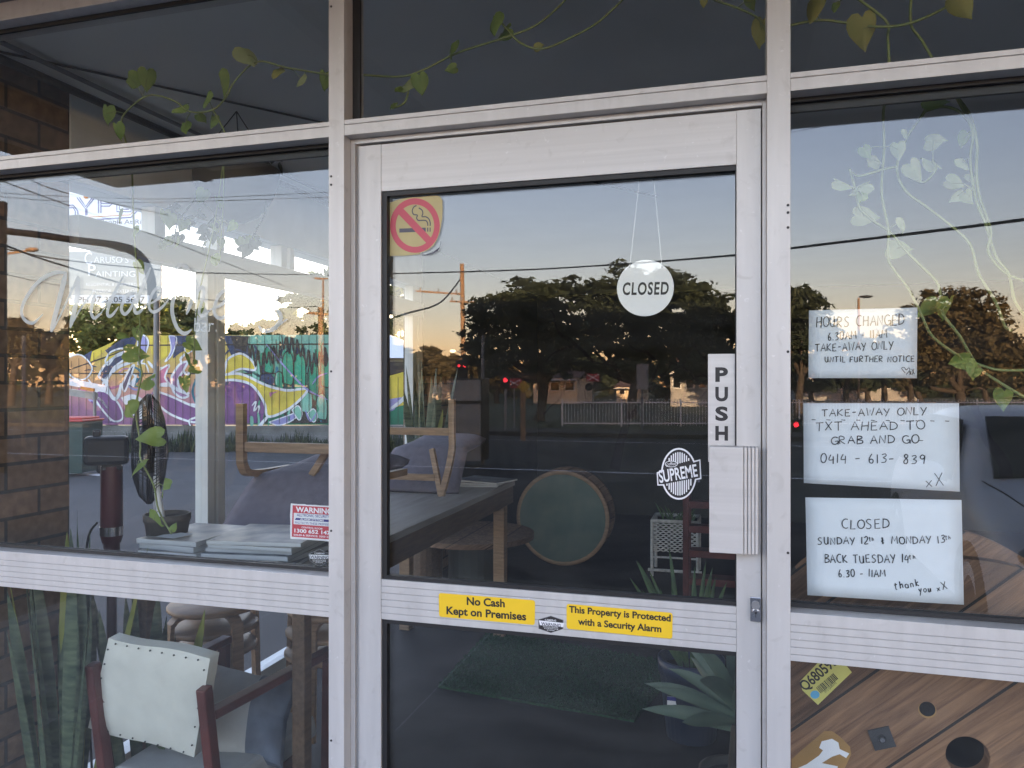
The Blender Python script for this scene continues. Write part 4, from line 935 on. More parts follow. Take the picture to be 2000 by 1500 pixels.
sp_ = thing('herb_plant', (-.43,4.42,.33), 'small dark herb plant growing in the white wicker stand', 'plant'); b = MB()
for i in range(40):
    a = rr.uniform(0,6.28); blade(b, (-.43+rr.uniform(-.1,.1),4.45+rr.uniform(-.08,.08),.33), (math.cos(a)*.5, math.sin(a)*.5, 1), rr.uniform(.12,.26), .014, 'aloe_leaf', .2)
b.build('foliage', sp_)
sh = thing('slatted_shelf', (-.10,3.6,.003), 'reddish timber slatted shelf standing behind the lock guard', 'shelf')
for x in (-.30, .12):
    b = MB(); b.box(x-.02, x+.02, 3.5, 3.54, .003, .74, 'timber_red'); b.box(x-.02, x+.02, 3.72, 3.76, .003, .74, 'timber_red'); b.build('post', sh, .002)
for z in (.16, .34, .50, .66):
    b = MB(); b.box(-.279, .099, 3.495, 3.53, z, z+.045, 'timber_red'); b.box(-.279, .099, 3.54, 3.75, z, z+.018, 'timber_red'); b.build('shelf_board', sh, .002)
rt = thing('round_table', (-1.72,3.35,.003), 'low dark round timber table behind the long table', 'table')
b = MB(); b.cyl((-1.72,3.35,.42), (0,0,1), .035, .42, 'drum_planks_old', 48); b.build('tabletop', rt, .004); b = MB(); b.cyl((-1.72,3.35,.003), (0,0,1), .416, .17, 'wall_dark', 24); b.build('pedestal', rt)

# ---- two timber cable drums
def drum(name, c, r, d, label, m, core=.45, hole=None):
    t = thing(name, (c[0], c[1], c[2]-r), label, 'cable drum', 'timber cable drums')
    for y in (c[1], c[1]+d-.04):
        b = MB(); K_ = 72; hr = hole or .03; ring = lambda rad, yy: [(c[0]+rad*math.cos(2*math.pi*i/K_), yy, c[2]+rad*math.sin(2*math.pi*i/K_)) for i in range(K_)]
        v4 = ring(r, y) + ring(hr, y) + ring(hr, y+.04) + ring(r, y+.04)
        b.add(v4, [[q*K_+i, q*K_+(i+1) % K_, ((q+1) % 4)*K_+(i+1) % K_, ((q+1) % 4)*K_+i] for q in range(4) for i in range(K_)], m); b.build('flange', t, .002)
    b = MB(); b.lathe((c[0], c[1]+.04, c[2]), (0,1,0), [(0, r*core), (d-.08, r*core)], m, 36); b.build('core', t)
    return t
DC = at_y(1890, 1477, .20); d1 = drum('cable_drum', DC, .42, .46, 'weathered plank cable drum standing behind the right window with a yellow tag', 'drum_planks', hole=.0415)
b = MB(); b.lathe(DC + Vector((0,.0405,0)), (0,1,0), [(0,.043),(.12,.043),(.12,0)], 'hole_shade', 36); b.build('axle_tube', d1)
b = MB(); bh = at_y(1811,1386,.1994); b.cyl(bh, (0,-1,0), .0004, .0180, 'glue', 28); b.cyl(bh + Vector((0,-.0004,.0022)), (0,-1,0), .0004, .0158, 'hole_shade', 28); b.build('bolt_hole', d1)  # flat discs painted as a hole: brown lip, shade inside
b = MB(); pc = at_y(1722,1441,.199); a = R_(20); e1 = Vector((math.cos(a),0,math.sin(a)))*.0225; e2 = Vector((-math.sin(a),0,math.cos(a)))*.0225
b.slab([pc-e1-e2, pc+e1-e2, pc+e1+e2, pc-e1+e2], (0,-.003,0), 'plate_steel'); b.cyl(pc + Vector((0,-.003,0)), (0,-1,0), .004, .0085, 'dark_metal', 6); b.cyl(pc + Vector((0,-.007,0)), (0,-1,0), .004, .005, 'chrome', 16); b.build('bolt_plate', d1)
def n4(p): return [zz(x, y, 4.0, 1500, 1150) for x, y in p]
b = MB(); TY = .1985
b.slab(pxs(n4([(250,722),(268,790),(390,905),(655,650),(580,560),(420,545)]), TY), (0,.0006,0), 'tag_yellow')
line(b, 'Q680593', n4([(292,800)])[0], n4([(548,580)])[0], 19, TY-.0004, 'black_print', .02)
rr = random.Random(9); x = 0.0
while x < 1.0:
    wd = rr.choice((.018,.03,.045)); p = [(375+x*130, 770-x*110),(375+(x+wd)*130, 770-(x+wd)*110),(415+(x+wd)*130, 815-(x+wd)*110),(415+x*130, 815-x*110)]; b.poly(pxs(n4(p), TY-.0004), 'black_print'); x += wd + rr.choice((.02,.035))
line(b, '(91) Q680593', n4([(450,812)])[0], n4([(537,735)])[0], 5, TY-.0004, 'black_print')
b.poly(pxs(n4(ell(367,825,36,32,24)), TY-.0004), 'tag_blue'); b.build('asset_tag', d1)
b = MB(); b.poly(pxs(n4([(185,1400),(185,1330),(260,1260),(380,1160),(440,1110),(500,1110),(560,1150),(640,1230),(650,1290),(600,1400)]), .1993), 'glue')
b.slab(pxs(n4([(230,1400),(300,1370),(400,1300),(430,1260),(400,1240),(420,1190),(500,1170),(550,1200),(560,1250),(635,1285),(610,1320),(560,1290),(500,1310),(420,1360),(545,1385),(540,1420),(230,1430)]), .1988), (0,.0003,0), 'white_print'); b.build('torn_label', d1)
cr_ = thing('timber_crate', (.48,.43,.003), 'plain timber crate carrying the weathered cable drum', 'crate'); b = MB()
for z in (.005, .085, .165): b.box(.15,.81,.16,.178,z,z+.07,'drum_planks_old'); b.box(.15,.81,.68,.698,z,z+.07,'drum_planks_old'); b.box(.15,.168,.178,.68,z,z+.07,'drum_planks_old'); b.box(.792,.81,.178,.68,z,z+.07,'drum_planks_old')
b.box(.17,.79,.18,.68,.20,.237,'drum_planks_old'); b.build('slats', cr_)
d2 = drum('cable_drum', Vector((-1.33,4.43,.388)), .385, .30, 'cable drum with a round face coloured by dark green reflections in the dim middle of the shop', 'drum_planks_old', .5)
m_ = mat('face_reflection', (.09,.14,.115), .25, 0.0, c2=(.15,.19,.16), scale=5, spec=.8)  # mirror reflections painted into the disc colour
b = MB(); b.slab([(-1.33+.352*math.cos(2*math.pi*i/64), 4.424, .388+.352*math.sin(2*math.pi*i/64)) for i in range(64)], (0,.005,0), 'face_reflection'); b.build('face_panel', d2)
b = MB(); b.lathe((-1.33,4.43,.388), (0,-1,0), [(0,.384),(.006,.382),(.006,.362),(.002,.352)], 'timber_light', 64); b.build('rim', d2)

# ---- hanging basket and trailing vines
def heart(b, c, s, ang, m, tilt, rr):
    """cupped heart shaped leaf; ang is the direction of its tip in the window plane, 0 = down"""
    out = [(0,.36),(.12,.50),(.30,.52),(.45,.38),(.49,.15),(.42,-.12),(.26,-.36),(.10,-.56),(0,-.72)]
    out = out + [(-x, y) for x, y in out[-2:0:-1]]
    ca, sa = math.cos(ang), math.sin(ang); ex = Vector((ca,0,sa)); ez = Vector((-sa,0,ca)); ey = Vector((0,1,0))
    q_ = Matrix.Rotation(tilt[0], 3, 'Z') @ Matrix.Rotation(tilt[1], 3, 'X'); c = Vector(c)
    def pt(x, z): return c + q_ @ (ex*x*s*.95 + ez*z*s + ey*(abs(x)*s*.45 + (z*z)*s*rr.uniform(-.25,.4)))
    ctr = [pt(0,.36), pt(0,.1), pt(0,-.3), pt(0,-.72)]
    vs = [pt(x, z) for x, z in out]; n = len(vs); k = len(b.v)
    b.add(vs + [pt(0,.05), pt(0,-.3)], [[i, i+1, n] for i in range(0, 6)] + [[6,7,n+1,n],[7,8,n+1],[8,9,n+1],[9,10,n,n+1]] + [[i, (i+1) % n, n] for i in range(10, n)], m, True)
def vine(label, stems, leaves, y=.20, seed=1, r=.0022, pale=.5):
    t = thing('pothos_vine', at_y(stems[0][0][0], stems[0][0][1], y), label, 'vine', 'pothos vines behind the glass'); rr = random.Random(seed)
    b = MB()
    for st in stems:
        P_ = [at_y(px, py, y + .015*math.sin(i*1.7+seed)) for i, (px, py) in enumerate(st)]; b.tube(smoothline(P_, 5), r, 'vine_stem', 6)
    b.build('stem', t)
    b = MB()
    for lf in leaves:
        px, py, s = lf[:3]; m = lf[3] if len(lf) > 3 else ('leaf_sky_pale' if rr.random() < pale else 'leaf_pothos'); yy = y + rr.uniform(-.03,.03); c = at_y(px, py, yy)
        size = s*1.12*(yy - CAMY)/FPX/ray(px, py).y
        ang = R_(lf[4]) if len(lf) > 4 else R_(rr.uniform(-55, 55))
        heart(b, c, size, ang, m, (rr.uniform(-.85,.85), rr.uniform(-.7,.5)), rr)
        best = min((at_y(p_[0], p_[1], y) for st in stems for p_ in st), key=lambda p: (p-c).length)
        if (best-c).length < .09: b.tube([best, (best+c)/2 + Vector((0,0,.006)), c], .0011, 'vine_stem', 4)
    b.build('foliage', t); return t
L_, O_ = 'leaf_pothos', 'leaf_old'
hb = thing('hanging_basket', at_t(462,390,2.9), 'round grey woven basket hanging on chains inside the left window', 'hanging basket')
hc = at_t(462,330,2.9); b = MB(); b.lathe(hc, (0,0,-1), [(0,.150),(0,.158),(.05,.155),(.11,.13),(.17,.085),(.20,.03),(.202,0)], 'pot_dark', 28); b.build('bowl', hb)
for k in range(3):
    b = MB(); a = 2*math.pi*k/3; b.tube([hc + Vector((.15*math.cos(a), .15*math.sin(a), 0)), Vector((hc.x, hc.y, 2.5))], .0022, 'dark_metal', 5); b.build('chain', hb)
b = MB(); rr = random.Random(21)
for i in range(45):
    a = rr.uniform(0,6.28); r = rr.uniform(0,.17); heart(b, hc + Vector((r*math.cos(a), r*math.sin(a), rr.uniform(-.02,.07))), rr.uniform(.03,.055), rr.uniform(-2,2), rr.choice(('leaf_pothos','foliage_dark','foliage_dark')), (rr.uniform(-2,2), rr.uniform(-.8,.8)), rr)
for i in range(46):
    px, py = rr.choice(((335,420),(360,440),(350,455),(400,470),(395,430),(425,460),(480,480),(500,465),(330,470),(410,410)))
    heart(b, at_t(px + rr.gauss(0,9), py + rr.gauss(0,11), 2.9 + rr.uniform(-.06,.06)), rr.uniform(.028,.05), rr.uniform(-1.5,1.5), rr.choice(('leaf_pothos','foliage_dark')), (rr.uniform(-1,1), rr.uniform(-.6,.6)), rr)
for q in ([(430,330),(395,372),(350,430),(340,470)], [(470,330),(440,400),(405,440),(400,480)], [(500,330),(520,400),(500,450),(482,485)]):
    b.tube(smoothline([at_t(px, py, 2.88) for px, py in q], 5), .003, 'foliage_dark', 5)
b.build('foliage', hb)
vine('long pothos vine hanging down the left window into the dark pot', [[(258,330),(262,450),(270,560),(274,640),(272,700),(277,729),(270,765),(265,805),(274,864),(275,897),(300,947),(310,996),(335,1042)]],
     [(239,653,18,L_,70),(266,650,26,L_,20),(262,690,36,L_,80),(284,744,36,L_,-70),(252,797,38,L_,55),(297,855,40,L_,-85),(268,909,34,L_,20),(319,948,36,L_,-120),(301,1015,34,L_,60),(338,1030,14,L_,150),(262,450,20),(232,420,24),(270,520,22)], .20, 2, .0026, .2)
vine('short pothos vine with drooping leaves in the middle of the left window', [[(437,310),(420,430),(392,560),(381,640),(379,700),(373,726),(363,755)], [(437,310),(436,400),(428,514)]], [(374,673,28,L_,60),(364,701,24,L_,-20),(377,719,28,L_,-70),(358,748,26,L_,10),(388,600,24),(418,505,24),(395,380,26),(330,430,26),(345,470,20),(452,440,20),(425,395,22)], .34, 5, .0022, .2)
vine('pothos vine with big leaves across the upper left pane', [[(645,146),(561,132),(502,120),(459,158),(442,188),(416,214),(373,218),(343,198),(307,186),(280,190),(244,221),(238,245),(250,290)], [(416,214),(440,260),(450,300)]],
     [(483,107,46,'leaf_sky_pale',15),(257,155,34,L_,60),(287,152,34,L_,0),(432,160,40,L_,10),(403,190,28,L_,-30),(353,208,28,L_,-60),(208,221,30,L_,-10),(393,228,20,L_,40),(360,246,24,L_,20),(229,254,28,L_,0),(541,137,28,O_,80),(587,152,28,'leaf_sky_pale',-60),(634,155,30,L_,-20),(415,235,22,L_,-20)], .16, 8, .0026, .3)
vine('thin pothos vine across the pane above the door', [[(707,146),(784,149),(829,135),(878,110),(910,97),(973,77),(1045,50),(1099,5),(1117,-25)], [(977,41),(1013,81),(1058,95),(1117,72),(1171,41),(1230,-15)], [(800,170),(790,200),(770,210)], [(1395,0),(1440,15),(1480,35),(1495,60)]],
     [(797,160,38,'leaf_sky_pale',-15),(820,160,34,L_,10),(779,172,18,L_,30),(881,95,34,L_,20),(883,133,20,L_,-70),(964,43,38,L_,10),(986,63,30,L_,-70),(1050,90,18,O_,90),(766,205,20,L_,40),(1487,58,44,O_,-10),(1468,3,24,L_,30),(1373,2,18,O_,0)], .15, 9, .0026, .25)
vine('yellowing pothos vine across the upper right pane', [[(1530,52),(1600,39),(1657,45),(1717,52),(1777,45),(1845,15),(1880,-15)], [(1665,-10),(1730,40),(1734,75),(1737,130)], [(1780,-10),(1779,47),(1800,78),(1820,112)]],
     [(1686,56,54,O_,10),(1586,12,46,O_,0),(1875,10,46,O_,30),(1630,12,18,L_,0)], .15, 11, .0028, .3)
vine('tangle of pothos runners trailing down the right window', [
  [(1737,110),(1732,185),(1725,220),(1727,287),(1722,375),(1735,447),(1734,500),(1745,525),(1775,565),(1800,615),(1820,655),(1865,690),(1900,707),(1950,722),(2010,722)],
  [(1862,180),(1887,225),(1900,262),(1895,312),(1902,370),(1910,400),(1925,437),(1945,500),(1970,535),(1982,587),(2005,620)],
  [(1866,185),(1895,225),(1908,280),(1907,330),(1912,380),(1935,450),(1930,490),(1960,530),(2005,550)],
  [(1840,175),(1807,197),(1806,217),(1770,270),(1752,325),(1767,370),(1805,400),(1857,440),(1895,477),(1912,535),(1945,590),(1962,635),(1975,645)],
  [(1660,330),(1672,375),(1680,407),(1707,432),(1737,452),(1770,490),(1800,520),(1832,555),(1840,607),(1850,625),(1875,657),(1910,715),(1950,745),(2010,780)],
  [(1806,217),(1840,208),(1870,215),(1890,235)], [(1752,325),(1727,330),(1680,343),(1665,337)], [(1775,345),(1805,355),(1828,330),(1822,315)]],
  [(1827,192,40,L_,80),(1770,261,20),(1822,275,34,'leaf_sky_pale',80),(1707,312,36,'leaf_sky_pale',-60),(1690,295,24),(1754,292,28),(1786,332,36,'leaf_sky_pale',40),(1820,317,34,'leaf_sky_pale',-150),(1885,270,26),(1882,317,26),(1902,347,30),(1860,357,30,'leaf_sky_pale',60),(1645,357,32,'leaf_sky_pale',60),(1682,365,34,'leaf_sky_pale',-60),(1685,382,22),(1687,422,38,'leaf_sky_pale',80),(1765,437,26,'leaf_sky_pale',-10),(1752,485,38,'leaf_sky_pale',80),(1870,382,24),(1892,385,26),(1817,602,36,L_,-50),(1851,600,40,L_,10),(1880,702,38,L_,-70),(1902,722,26,L_,0),(1961,777,34,L_,0),(1905,727,18,L_,0)], .17, 14, .0030, .5)
# ================================================================ across the side street: painted fence, bin, boards, trees
MT = 19.5
def mv(px, py, off=0.0): return at_t(px, py, MT - off)
Rv = Vector((cs, sn, 0)); Fv = Vector((-sn, cs, 0))
def muralmat():
    m, nt, b, out = nodes('fence_boards')
    tc = nt.nodes.new('ShaderNodeTexCoord'); sp = nt.nodes.new('ShaderNodeSeparateXYZ'); nt.links.new(tc.outputs['Object'], sp.inputs[0])
    nz = nt.nodes.new('ShaderNodeTexNoise'); nz.inputs['Scale'].default_value = .9; nz.inputs['Detail'].default_value = 6; nt.links.new(tc.outputs['Object'], nz.inputs['Vector'])
    ad = nt.nodes.new('ShaderNodeMath'); ad.operation = 'MULTIPLY_ADD'; ad.inputs[1].default_value = 1.1; ad.inputs[2].default_value = -.55; nt.links.new(nz.outputs[0], ad.inputs[0])
    zz_ = nt.nodes.new('ShaderNodeMath'); zz_.operation = 'ADD'; nt.links.new(ad.outputs[0], zz_.inputs[0]); nt.links.new(sp.outputs[2], zz_.inputs[1])
    mr = nt.nodes.new('ShaderNodeMapRange'); mr.inputs['From Min'].default_value = 0; mr.inputs['From Max'].default_value = 2.3; nt.links.new(zz_.outputs[0], mr.inputs['Value'])
    def ramp(cols, inp):
        r = nt.nodes.new('ShaderNodeValToRGB'); e = r.color_ramp.elements
        while len(e) < len(cols): e.new(.5)
        for i, (p, c) in enumerate(cols): e[i].position = p; e[i].color = rgb(c)
        nt.links.new(inp, r.inputs[0]); return r.outputs[0]
    warm = ramp([(0,(.20,.19,.20)),(.18,(.22,.10,.20)),(.38,(.30,.13,.24)),(.55,(.50,.24,.27)),(.72,(.60,.34,.17)),(.95,(.62,.46,.12))], mr.outputs[0])
    cool = ramp([(0,(.02,.07,.05)),(.3,(.02,.16,.09)),(.5,(.05,.28,.17)),(.62,(.03,.10,.08)),(.8,(.10,.36,.24)),(1,(.20,.42,.33))], mr.outputs[0])
    mx = nt.nodes.new('ShaderNodeMapRange'); mx.inputs['From Min'].default_value = -1.25; mx.inputs['From Max'].default_value = -.75
    ad2 = nt.nodes.new('ShaderNodeMath'); ad2.operation = 'ADD'; nt.links.new(ad.outputs[0], ad2.inputs[0]); nt.links.new(sp.outputs[0], ad2.inputs[1]); nt.links.new(ad2.outputs[0], mx.inputs['Value'])
    mm = nt.nodes.new('ShaderNodeMix'); mm.data_type = 'RGBA'; nt.links.new(mx.outputs[0], mm.inputs[0]); nt.links.new(warm, mm.inputs[6]); nt.links.new(cool, mm.inputs[7])
    nt.links.new(mm.outputs[2], b.inputs['Base Color']); b.inputs['Roughness'].default_value = .7
muralmat()
for nme, c in (('spray_white',(.72,.74,.80)),('spray_yellow',(.66,.52,.07)),('spray_navy',(.045,.06,.13)),('spray_teal',(.03,.16,.22)),('spray_purple',(.18,.07,.22)),('spray_mauve',(.40,.22,.36)),('spray_green',(.05,.32,.19)),('spray_mint',(.22,.50,.38)),('spray_lilac',(.30,.29,.55)),('spray_brown',(.045,.035,.035)),('spray_orange',(.58,.32,.14)),('spray_pink',(.50,.16,.28))): mat(nme, c, .7, var=.34, scale=1.1, detail=10)
mf = thing('painted_fence', mv(545, 874), 'long board fence covered in colourful graffiti above a low concrete base across the side street', 'fence')
mf.rotation_euler = (0,0,YAW)
mo = Vector(mf.location)
def ml(px, py, off=0.0):                                  # a measured point in the fence's own frame
    p = mv(px, py, off) - mo; return Vector((p.dot(Rv), -off, p.z))
class LB(MB): pass
def fbuild(b, name):
    WORLD[mf.as_pointer()] = Vector((0,0,0)); return b.build(name, mf)
b = LB(); edges = [(-20,705),(135,705),(270,655),(700,653),(714,735),(900,735)]
def topy(px):
    for (a, c_) in zip(edges, edges[1:]):
        if a[0] <= px <= c_[0]: return a[1] + (c_[1]-a[1])*(px-a[0])/(c_[0]-a[0])
    return 653
px = -20.0; rr = random.Random(6); k = 0
while px < 900:
    wd = 14.5; z0 = ml(px, 829).z; z1 = ml(px, topy(px)).z; z2 = ml(px+wd, topy(px+wd)).z; x0 = ml(px, 750).x; x1 = ml(px+wd, 750).x
    rows = [z0, ml(px, 810).z if False else z0 + (1.55-.42)*.0, None]
    b.add([(x0+.004,0,z0),(x1-.004,0,z0),(x1-.004,0,z2),(x0+.004,0,z1),(x0+.004,.03,z0),(x1-.004,.03,z0),(x1-.004,.03,z2),(x0+.004,.03,z1)], [(0,1,2,3),(5,4,7,6),(3,2,6,7),(4,0,3,7),(1,5,6,2)], 'fence_boards'); px += wd
x0 = ml(-20,750).x; x1 = ml(900,750).x
b.box(x0, x1, .032, .05, ml(0,829).z, ml(0,706).z, 'spray_brown')
fbuild(b, 'boards')
b = LB()
for py in (729, 672):
    z = ml(0, py).z
    if py == 672: P_ = [(ml(-20,722),ml(135,722)),(ml(135,722),ml(272,674)),(ml(272,674),ml(700,671))]
    else: P_ = [(ml(-20,729), ml(900,729))]
    for a, c_ in P_: b.bar(Vector((a.x, -.004, a.z)), Vector((c_.x, -.004, c_.z)), .010, .035, 'spray_brown')
fbuild(b, 'rail')
b = LB()
def fill(pts, m, lv=1):
    b.poly([ml(x, y, .003 + .0025*lv) for x, y in pts], m)
def strk(pts, w, m, lv=2):
    P_ = smoothline([ml(x, y, .003 + .0025*lv) for x, y in pts], 5); n = len(P_); ribbon(b, P_, [w*.010*min(1, .4 + 3*min(i, n-1-i)/n) for i in range(n)], m, (0,-1,0))
def shape(pts, m, ow=5, lv=2, om='spray_white', n=5):
    P_ = smoothline([Vector((x, y, 0)) for x, y in pts] + [Vector((pts[0][0], pts[0][1], 0))], n)
    b.poly([ml(p.x, p.y, .003 + .0025*lv) for p in P_[:-1]], m)
    if ow: ribbon(b, [ml(p.x, p.y, .0042 + .0025*lv) for p in P_], ow*.009, om, (0,-1,0))
# left half: swooping letters
shape([(120,705),(150,692),(168,700),(180,720),(165,740),(140,735)], 'spray_orange', 4); fill([(160,696),(180,684),(176,706),(168,712)], 'spray_navy'); fill([(180,686),(228,664),(205,684),(172,712)], 'spray_yellow', 1)
fill([(205,684),(240,660),(270,656),(262,676),(212,692)], 'spray_navy', 2); shape([(205,705),(215,688),(236,680),(246,684),(226,694),(212,712)], 'spray_yellow', 5)
shape([(192,735),(205,712),(230,694),(258,690),(246,700),(222,718),(208,742)], 'spray_navy', 6); strk([(200,752),(208,738),(232,716),(262,706)], 8, 'spray_white'); strk([(172,740),(186,760),(205,790),(216,822)], 6, 'spray_white')
shape([(270,655),(282,655),(290,668),(284,690),(272,712),(268,690)], 'spray_lilac', 4); fill([(290,655),(330,655),(332,690),(312,704),(296,690)], 'spray_yellow', 1); shape([(330,655),(345,660),(336,692),(322,706),(334,684)], 'spray_lilac', 3, 3); fill([(340,655),(400,655),(382,672),(350,690),(338,700)], 'spray_navy', 1)
shape([(352,700),(376,682),(408,684),(408,728),(380,724),(362,730)], 'spray_orange', 6, 2); shape([(360,680),(382,668),(410,668),(410,680),(384,680),(366,690)], 'spray_yellow', 3, 3)
shape([(335,735),(350,712),(366,706),(360,720),(348,742),(352,760),(368,772),(354,776),(338,762)], 'spray_mauve', 6, 3); strk([(300,756),(326,750),(350,762),(370,768)], 9, 'spray_white', 4)
shape([(238,752),(252,722),(262,712),(256,732),(244,764)], 'spray_navy', 5, 3); strk([(215,730),(208,752),(222,778),(232,770),(236,748)], 9, 'spray_white', 4); fill([(250,750),(268,730),(262,756)], 'spray_white', 4); strk([(262,716),(276,728),(262,752),(284,748),(300,736)], 8, 'spray_teal', 3)
shape([(300,730),(330,712),(322,736),(332,752),(312,752),(296,742)], 'spray_pink', 5, 3); shape([(180,770),(200,762),(230,786),(240,815),(222,822),(200,800)], 'spray_purple', 5, 3); fill([(186,802),(230,800),(228,826),(180,826)], 'spray_purple', 1)
shape([(236,776),(262,770),(290,790),(300,820),(262,812)], 'spray_white', 0, 3); shape([(300,762),(330,772),(370,790),(392,800),(384,824),(340,812),(310,790)], 'spray_purple', 6, 3); shape([(392,745),(386,765),(392,792),(412,794),(424,772),(414,748)], 'spray_yellow', 6, 4); strk([(384,738),(376,766),(388,798)], 6, 'spray_teal', 3)
strk([(360,788),(388,792),(386,812),(370,820),(372,832)], 5, 'spray_white', 4); strk([(140,760),(170,768),(196,780),(212,800)], 6, 'spray_white', 3)
# middle: the long yellow horn
shape([(440,718),(446,700),(470,690),(492,704),(498,722),(470,720),(440,732)], 'spray_yellow', 6, 4); strk([(436,696),(452,682),(480,690),(500,722),(470,712)], 5, 'spray_navy', 3)
fill([(430,745),(470,738),(505,752),(518,790),(512,826),(430,826)], 'spray_purple', 1); strk([(430,740),(462,736),(500,752),(520,786),(520,826)], 7, 'spray_teal', 2)
shape([(430,733),(470,730),(520,752),(560,762),(600,760),(575,790),(545,808),(522,812),(516,786),(492,752),(460,742),(430,742)], 'spray_yellow', 7, 5); fill([(526,766),(544,764),(534,768),(527,776)], 'spray_pink', 8)
strk([(492,792),(500,784),(496,802),(506,792),(504,806)], 4, 'spray_white', 5); strk([(524,812),(510,828),(504,836)], 8, 'spray_white', 5); shape([(525,824),(560,812),(588,802),(572,820),(545,830)], 'spray_lilac', 3, 4); strk([(470,712),(510,736),(545,756)], 7, 'spray_navy', 3)
# right half: green wings and brown spikes
fill([(436,655),(470,655),(494,690),(540,742),(560,758),(520,748),(470,720),(450,690)], 'spray_navy', 1); fill([(450,656),(486,656),(480,690),(462,690)], 'spray_brown', 2); shape([(490,668),(500,656),(545,656),(548,674),(510,672),(492,682)], 'spray_mint', 0, 2)
for (x, y, w_, h_) in ((500,720,16,40),(525,700,18,50),(562,716,20,62),(585,724,22,70),(612,736,20,60),(635,722,16,60),(545,745,16,40),(598,780,22,45),(628,792,20,48)):
    shape([(x-w_/2,y+h_/2),(x-w_/2,y-h_/4),(x,y-h_/2),(x+w_/2,y-h_/4),(x+w_/2,y+h_/2),(x,y+h_/1.8)], rr.choice(('spray_green','spray_green','spray_mint')), 3, 3, 'spray_brown')
for i in range(14):
    x = 484 + i*11; y = 690 + 16*math.sin(i*.7); strk([(x, y-22), (x+4, y+6+10*(i % 3)), (x+8, y-18), (x+11, y+10)], 4, 'spray_brown', 6)
for q in ([(520,672),(560,720),(600,760),(640,780)], [(610,750),(622,735),(640,728)], [(596,800),(606,822),(618,806)]): strk(q, 4, 'spray_lilac', 6)
shape([(570,800),(582,792),(590,806),(584,820)], 'spray_mint', 3, 5); shape([(600,808),(612,798),(620,812),(612,824)], 'spray_mint', 3, 5); fill([(545,780),(600,770),(640,800),(640,826),(560,826)], 'spray_brown', 1)
# far right, seen through the door
fill([(755,735),(810,720),(812,770),(790,790),(755,800)], 'spray_yellow', 3); strk([(760,800),(790,776),(806,740)], 9, 'spray_white', 5); fill([(755,780),(785,775),(770,800),(755,806)], 'spray_lilac', 4); fill([(650,656),(695,656),(695,826),(650,826)], 'spray_green', 1); fill([(716,738),(750,738),(750,826),(716,826)], 'spray_navy', 1)
rr = random.Random(77)
for i in range(46):                                       # smaller sprayed strokes over the lettering
    x, y = rr.uniform(140, 440), rr.uniform(700, 820); a = rr.uniform(-.9, .5); L = rr.uniform(14, 34); k_ = rr.uniform(-9, 9)
    strk([(x, y), (x + L*.5*math.cos(a) - k_*math.sin(a), y - L*.5*math.sin(a) - k_), (x + L*math.cos(a), y - L*math.sin(a))], rr.uniform(3, 7), rr.choice(('spray_pink','spray_purple','spray_mauve','spray_navy','spray_teal','spray_orange','spray_lilac','spray_white')), rr.choice((1, 2)))
for i in range(90):                                       # feathers and shading in the green half
    x, y = rr.uniform(490, 690), rr.uniform(664, 815); L = rr.uniform(14, 34); k_ = rr.uniform(-5, 5)
    strk([(x, y), (x + k_, y + L*.5), (x + k_*.4, y + L)], rr.uniform(3, 9), rr.choice(('spray_green','spray_green','spray_brown','spray_brown','spray_navy','spray_mint','spray_teal')), rr.choice((1, 2, 4)))
px = -20.0
while px < 900:                                           # joints between the boards show through the paint
    a = ml(px, topy(px) + 1, .03); c = ml(px, 828, .03); ribbon(b, [a, c], .012, 'spray_brown', (0,-1,0)); px += 14.5
fbuild(b, 'painting')
b = LB(); b.box(x0, x1, -.10, .10, ml(0, 874).z - .3, ml(0,831).z, 'concrete_weathered'); fbuild(b, 'concrete_base')
gb = MB(); rr = random.Random(31)                          # weeds along the foot of the fence
for i in range(2600):
    px = rr.uniform(-20, 900); t = rr.uniform(18.3, 19.3); p = at_t(px, 750, t); p.z = -.17; h = rr.uniform(.15, .55)*(.6 + .5*math.sin(px*.03)**2)
    d = Vector((rr.uniform(-1,1), rr.uniform(-1,1), 0))*.06; gb.add([p-d, p+d, p + Vector((rr.uniform(-.15,.15), rr.uniform(-.15,.15), h))], [[0,1,2]], rr.choice(('foliage_mid','grass','foliage_dark')))
tag(gb.build('weeds', None, origin=at_t(440,870,18.8)), 'rough weeds growing along the foot of the graffiti fence', 'weeds', kind='stuff')

bn = thing('wheelie_bin', at_t(150, 870, 13.7), 'dark green wheelie bin with red lid standing by the side road', 'bin'); bn.rotation_euler = (0,0,YAW); bp = Vector(bn.location); WORLD[bn.as_pointer()] = Vector((0,0,0)); bz = -bp.z - .152
b = MB(); b.slab([(-.29,-.34,bz+.96),(.29,-.34,bz+.96),(.25,-.28,bz+.06),(-.25,-.28,bz+.06)], (0,.66,0), 'bin_green'); b.build('body', bn, .02)
b = MB(); b.box(-.31,.31,-.38,.36,bz+.962,bz+1.0,'bin_red'); b.box(-.25,.25,-.30,.30,bz+1.0,bz+1.04,'bin_red'); b.build('lid', bn, .015)
for s in (-.26,.26): b = MB(); b.cyl((s-.025,.30,bz+.11),(1,0,0),.05,.11,'tyre',20); b.build('wheel', bn)
bb = thing('barrier_board', at_t(165, 760, 15), 'white barrier boards with an orange band leaning beyond the bin', 'barrier'); c = Vector(bb.location)
b = MB(); b.bar(at_t(100,738,15), at_t(208,760,15), .04, .13, 'white_print'); b.build('board', bb); b = MB(); b.bar(at_t(100,760,15.1), at_t(190,774,15.1), .04, .13, 'house_grey'); b.build('board', bb)
b = MB(); b.bar(at_t(158,757,14.96), at_t(184,761,14.96), .05, .055, 'orange_print'); b.build('band', bb)
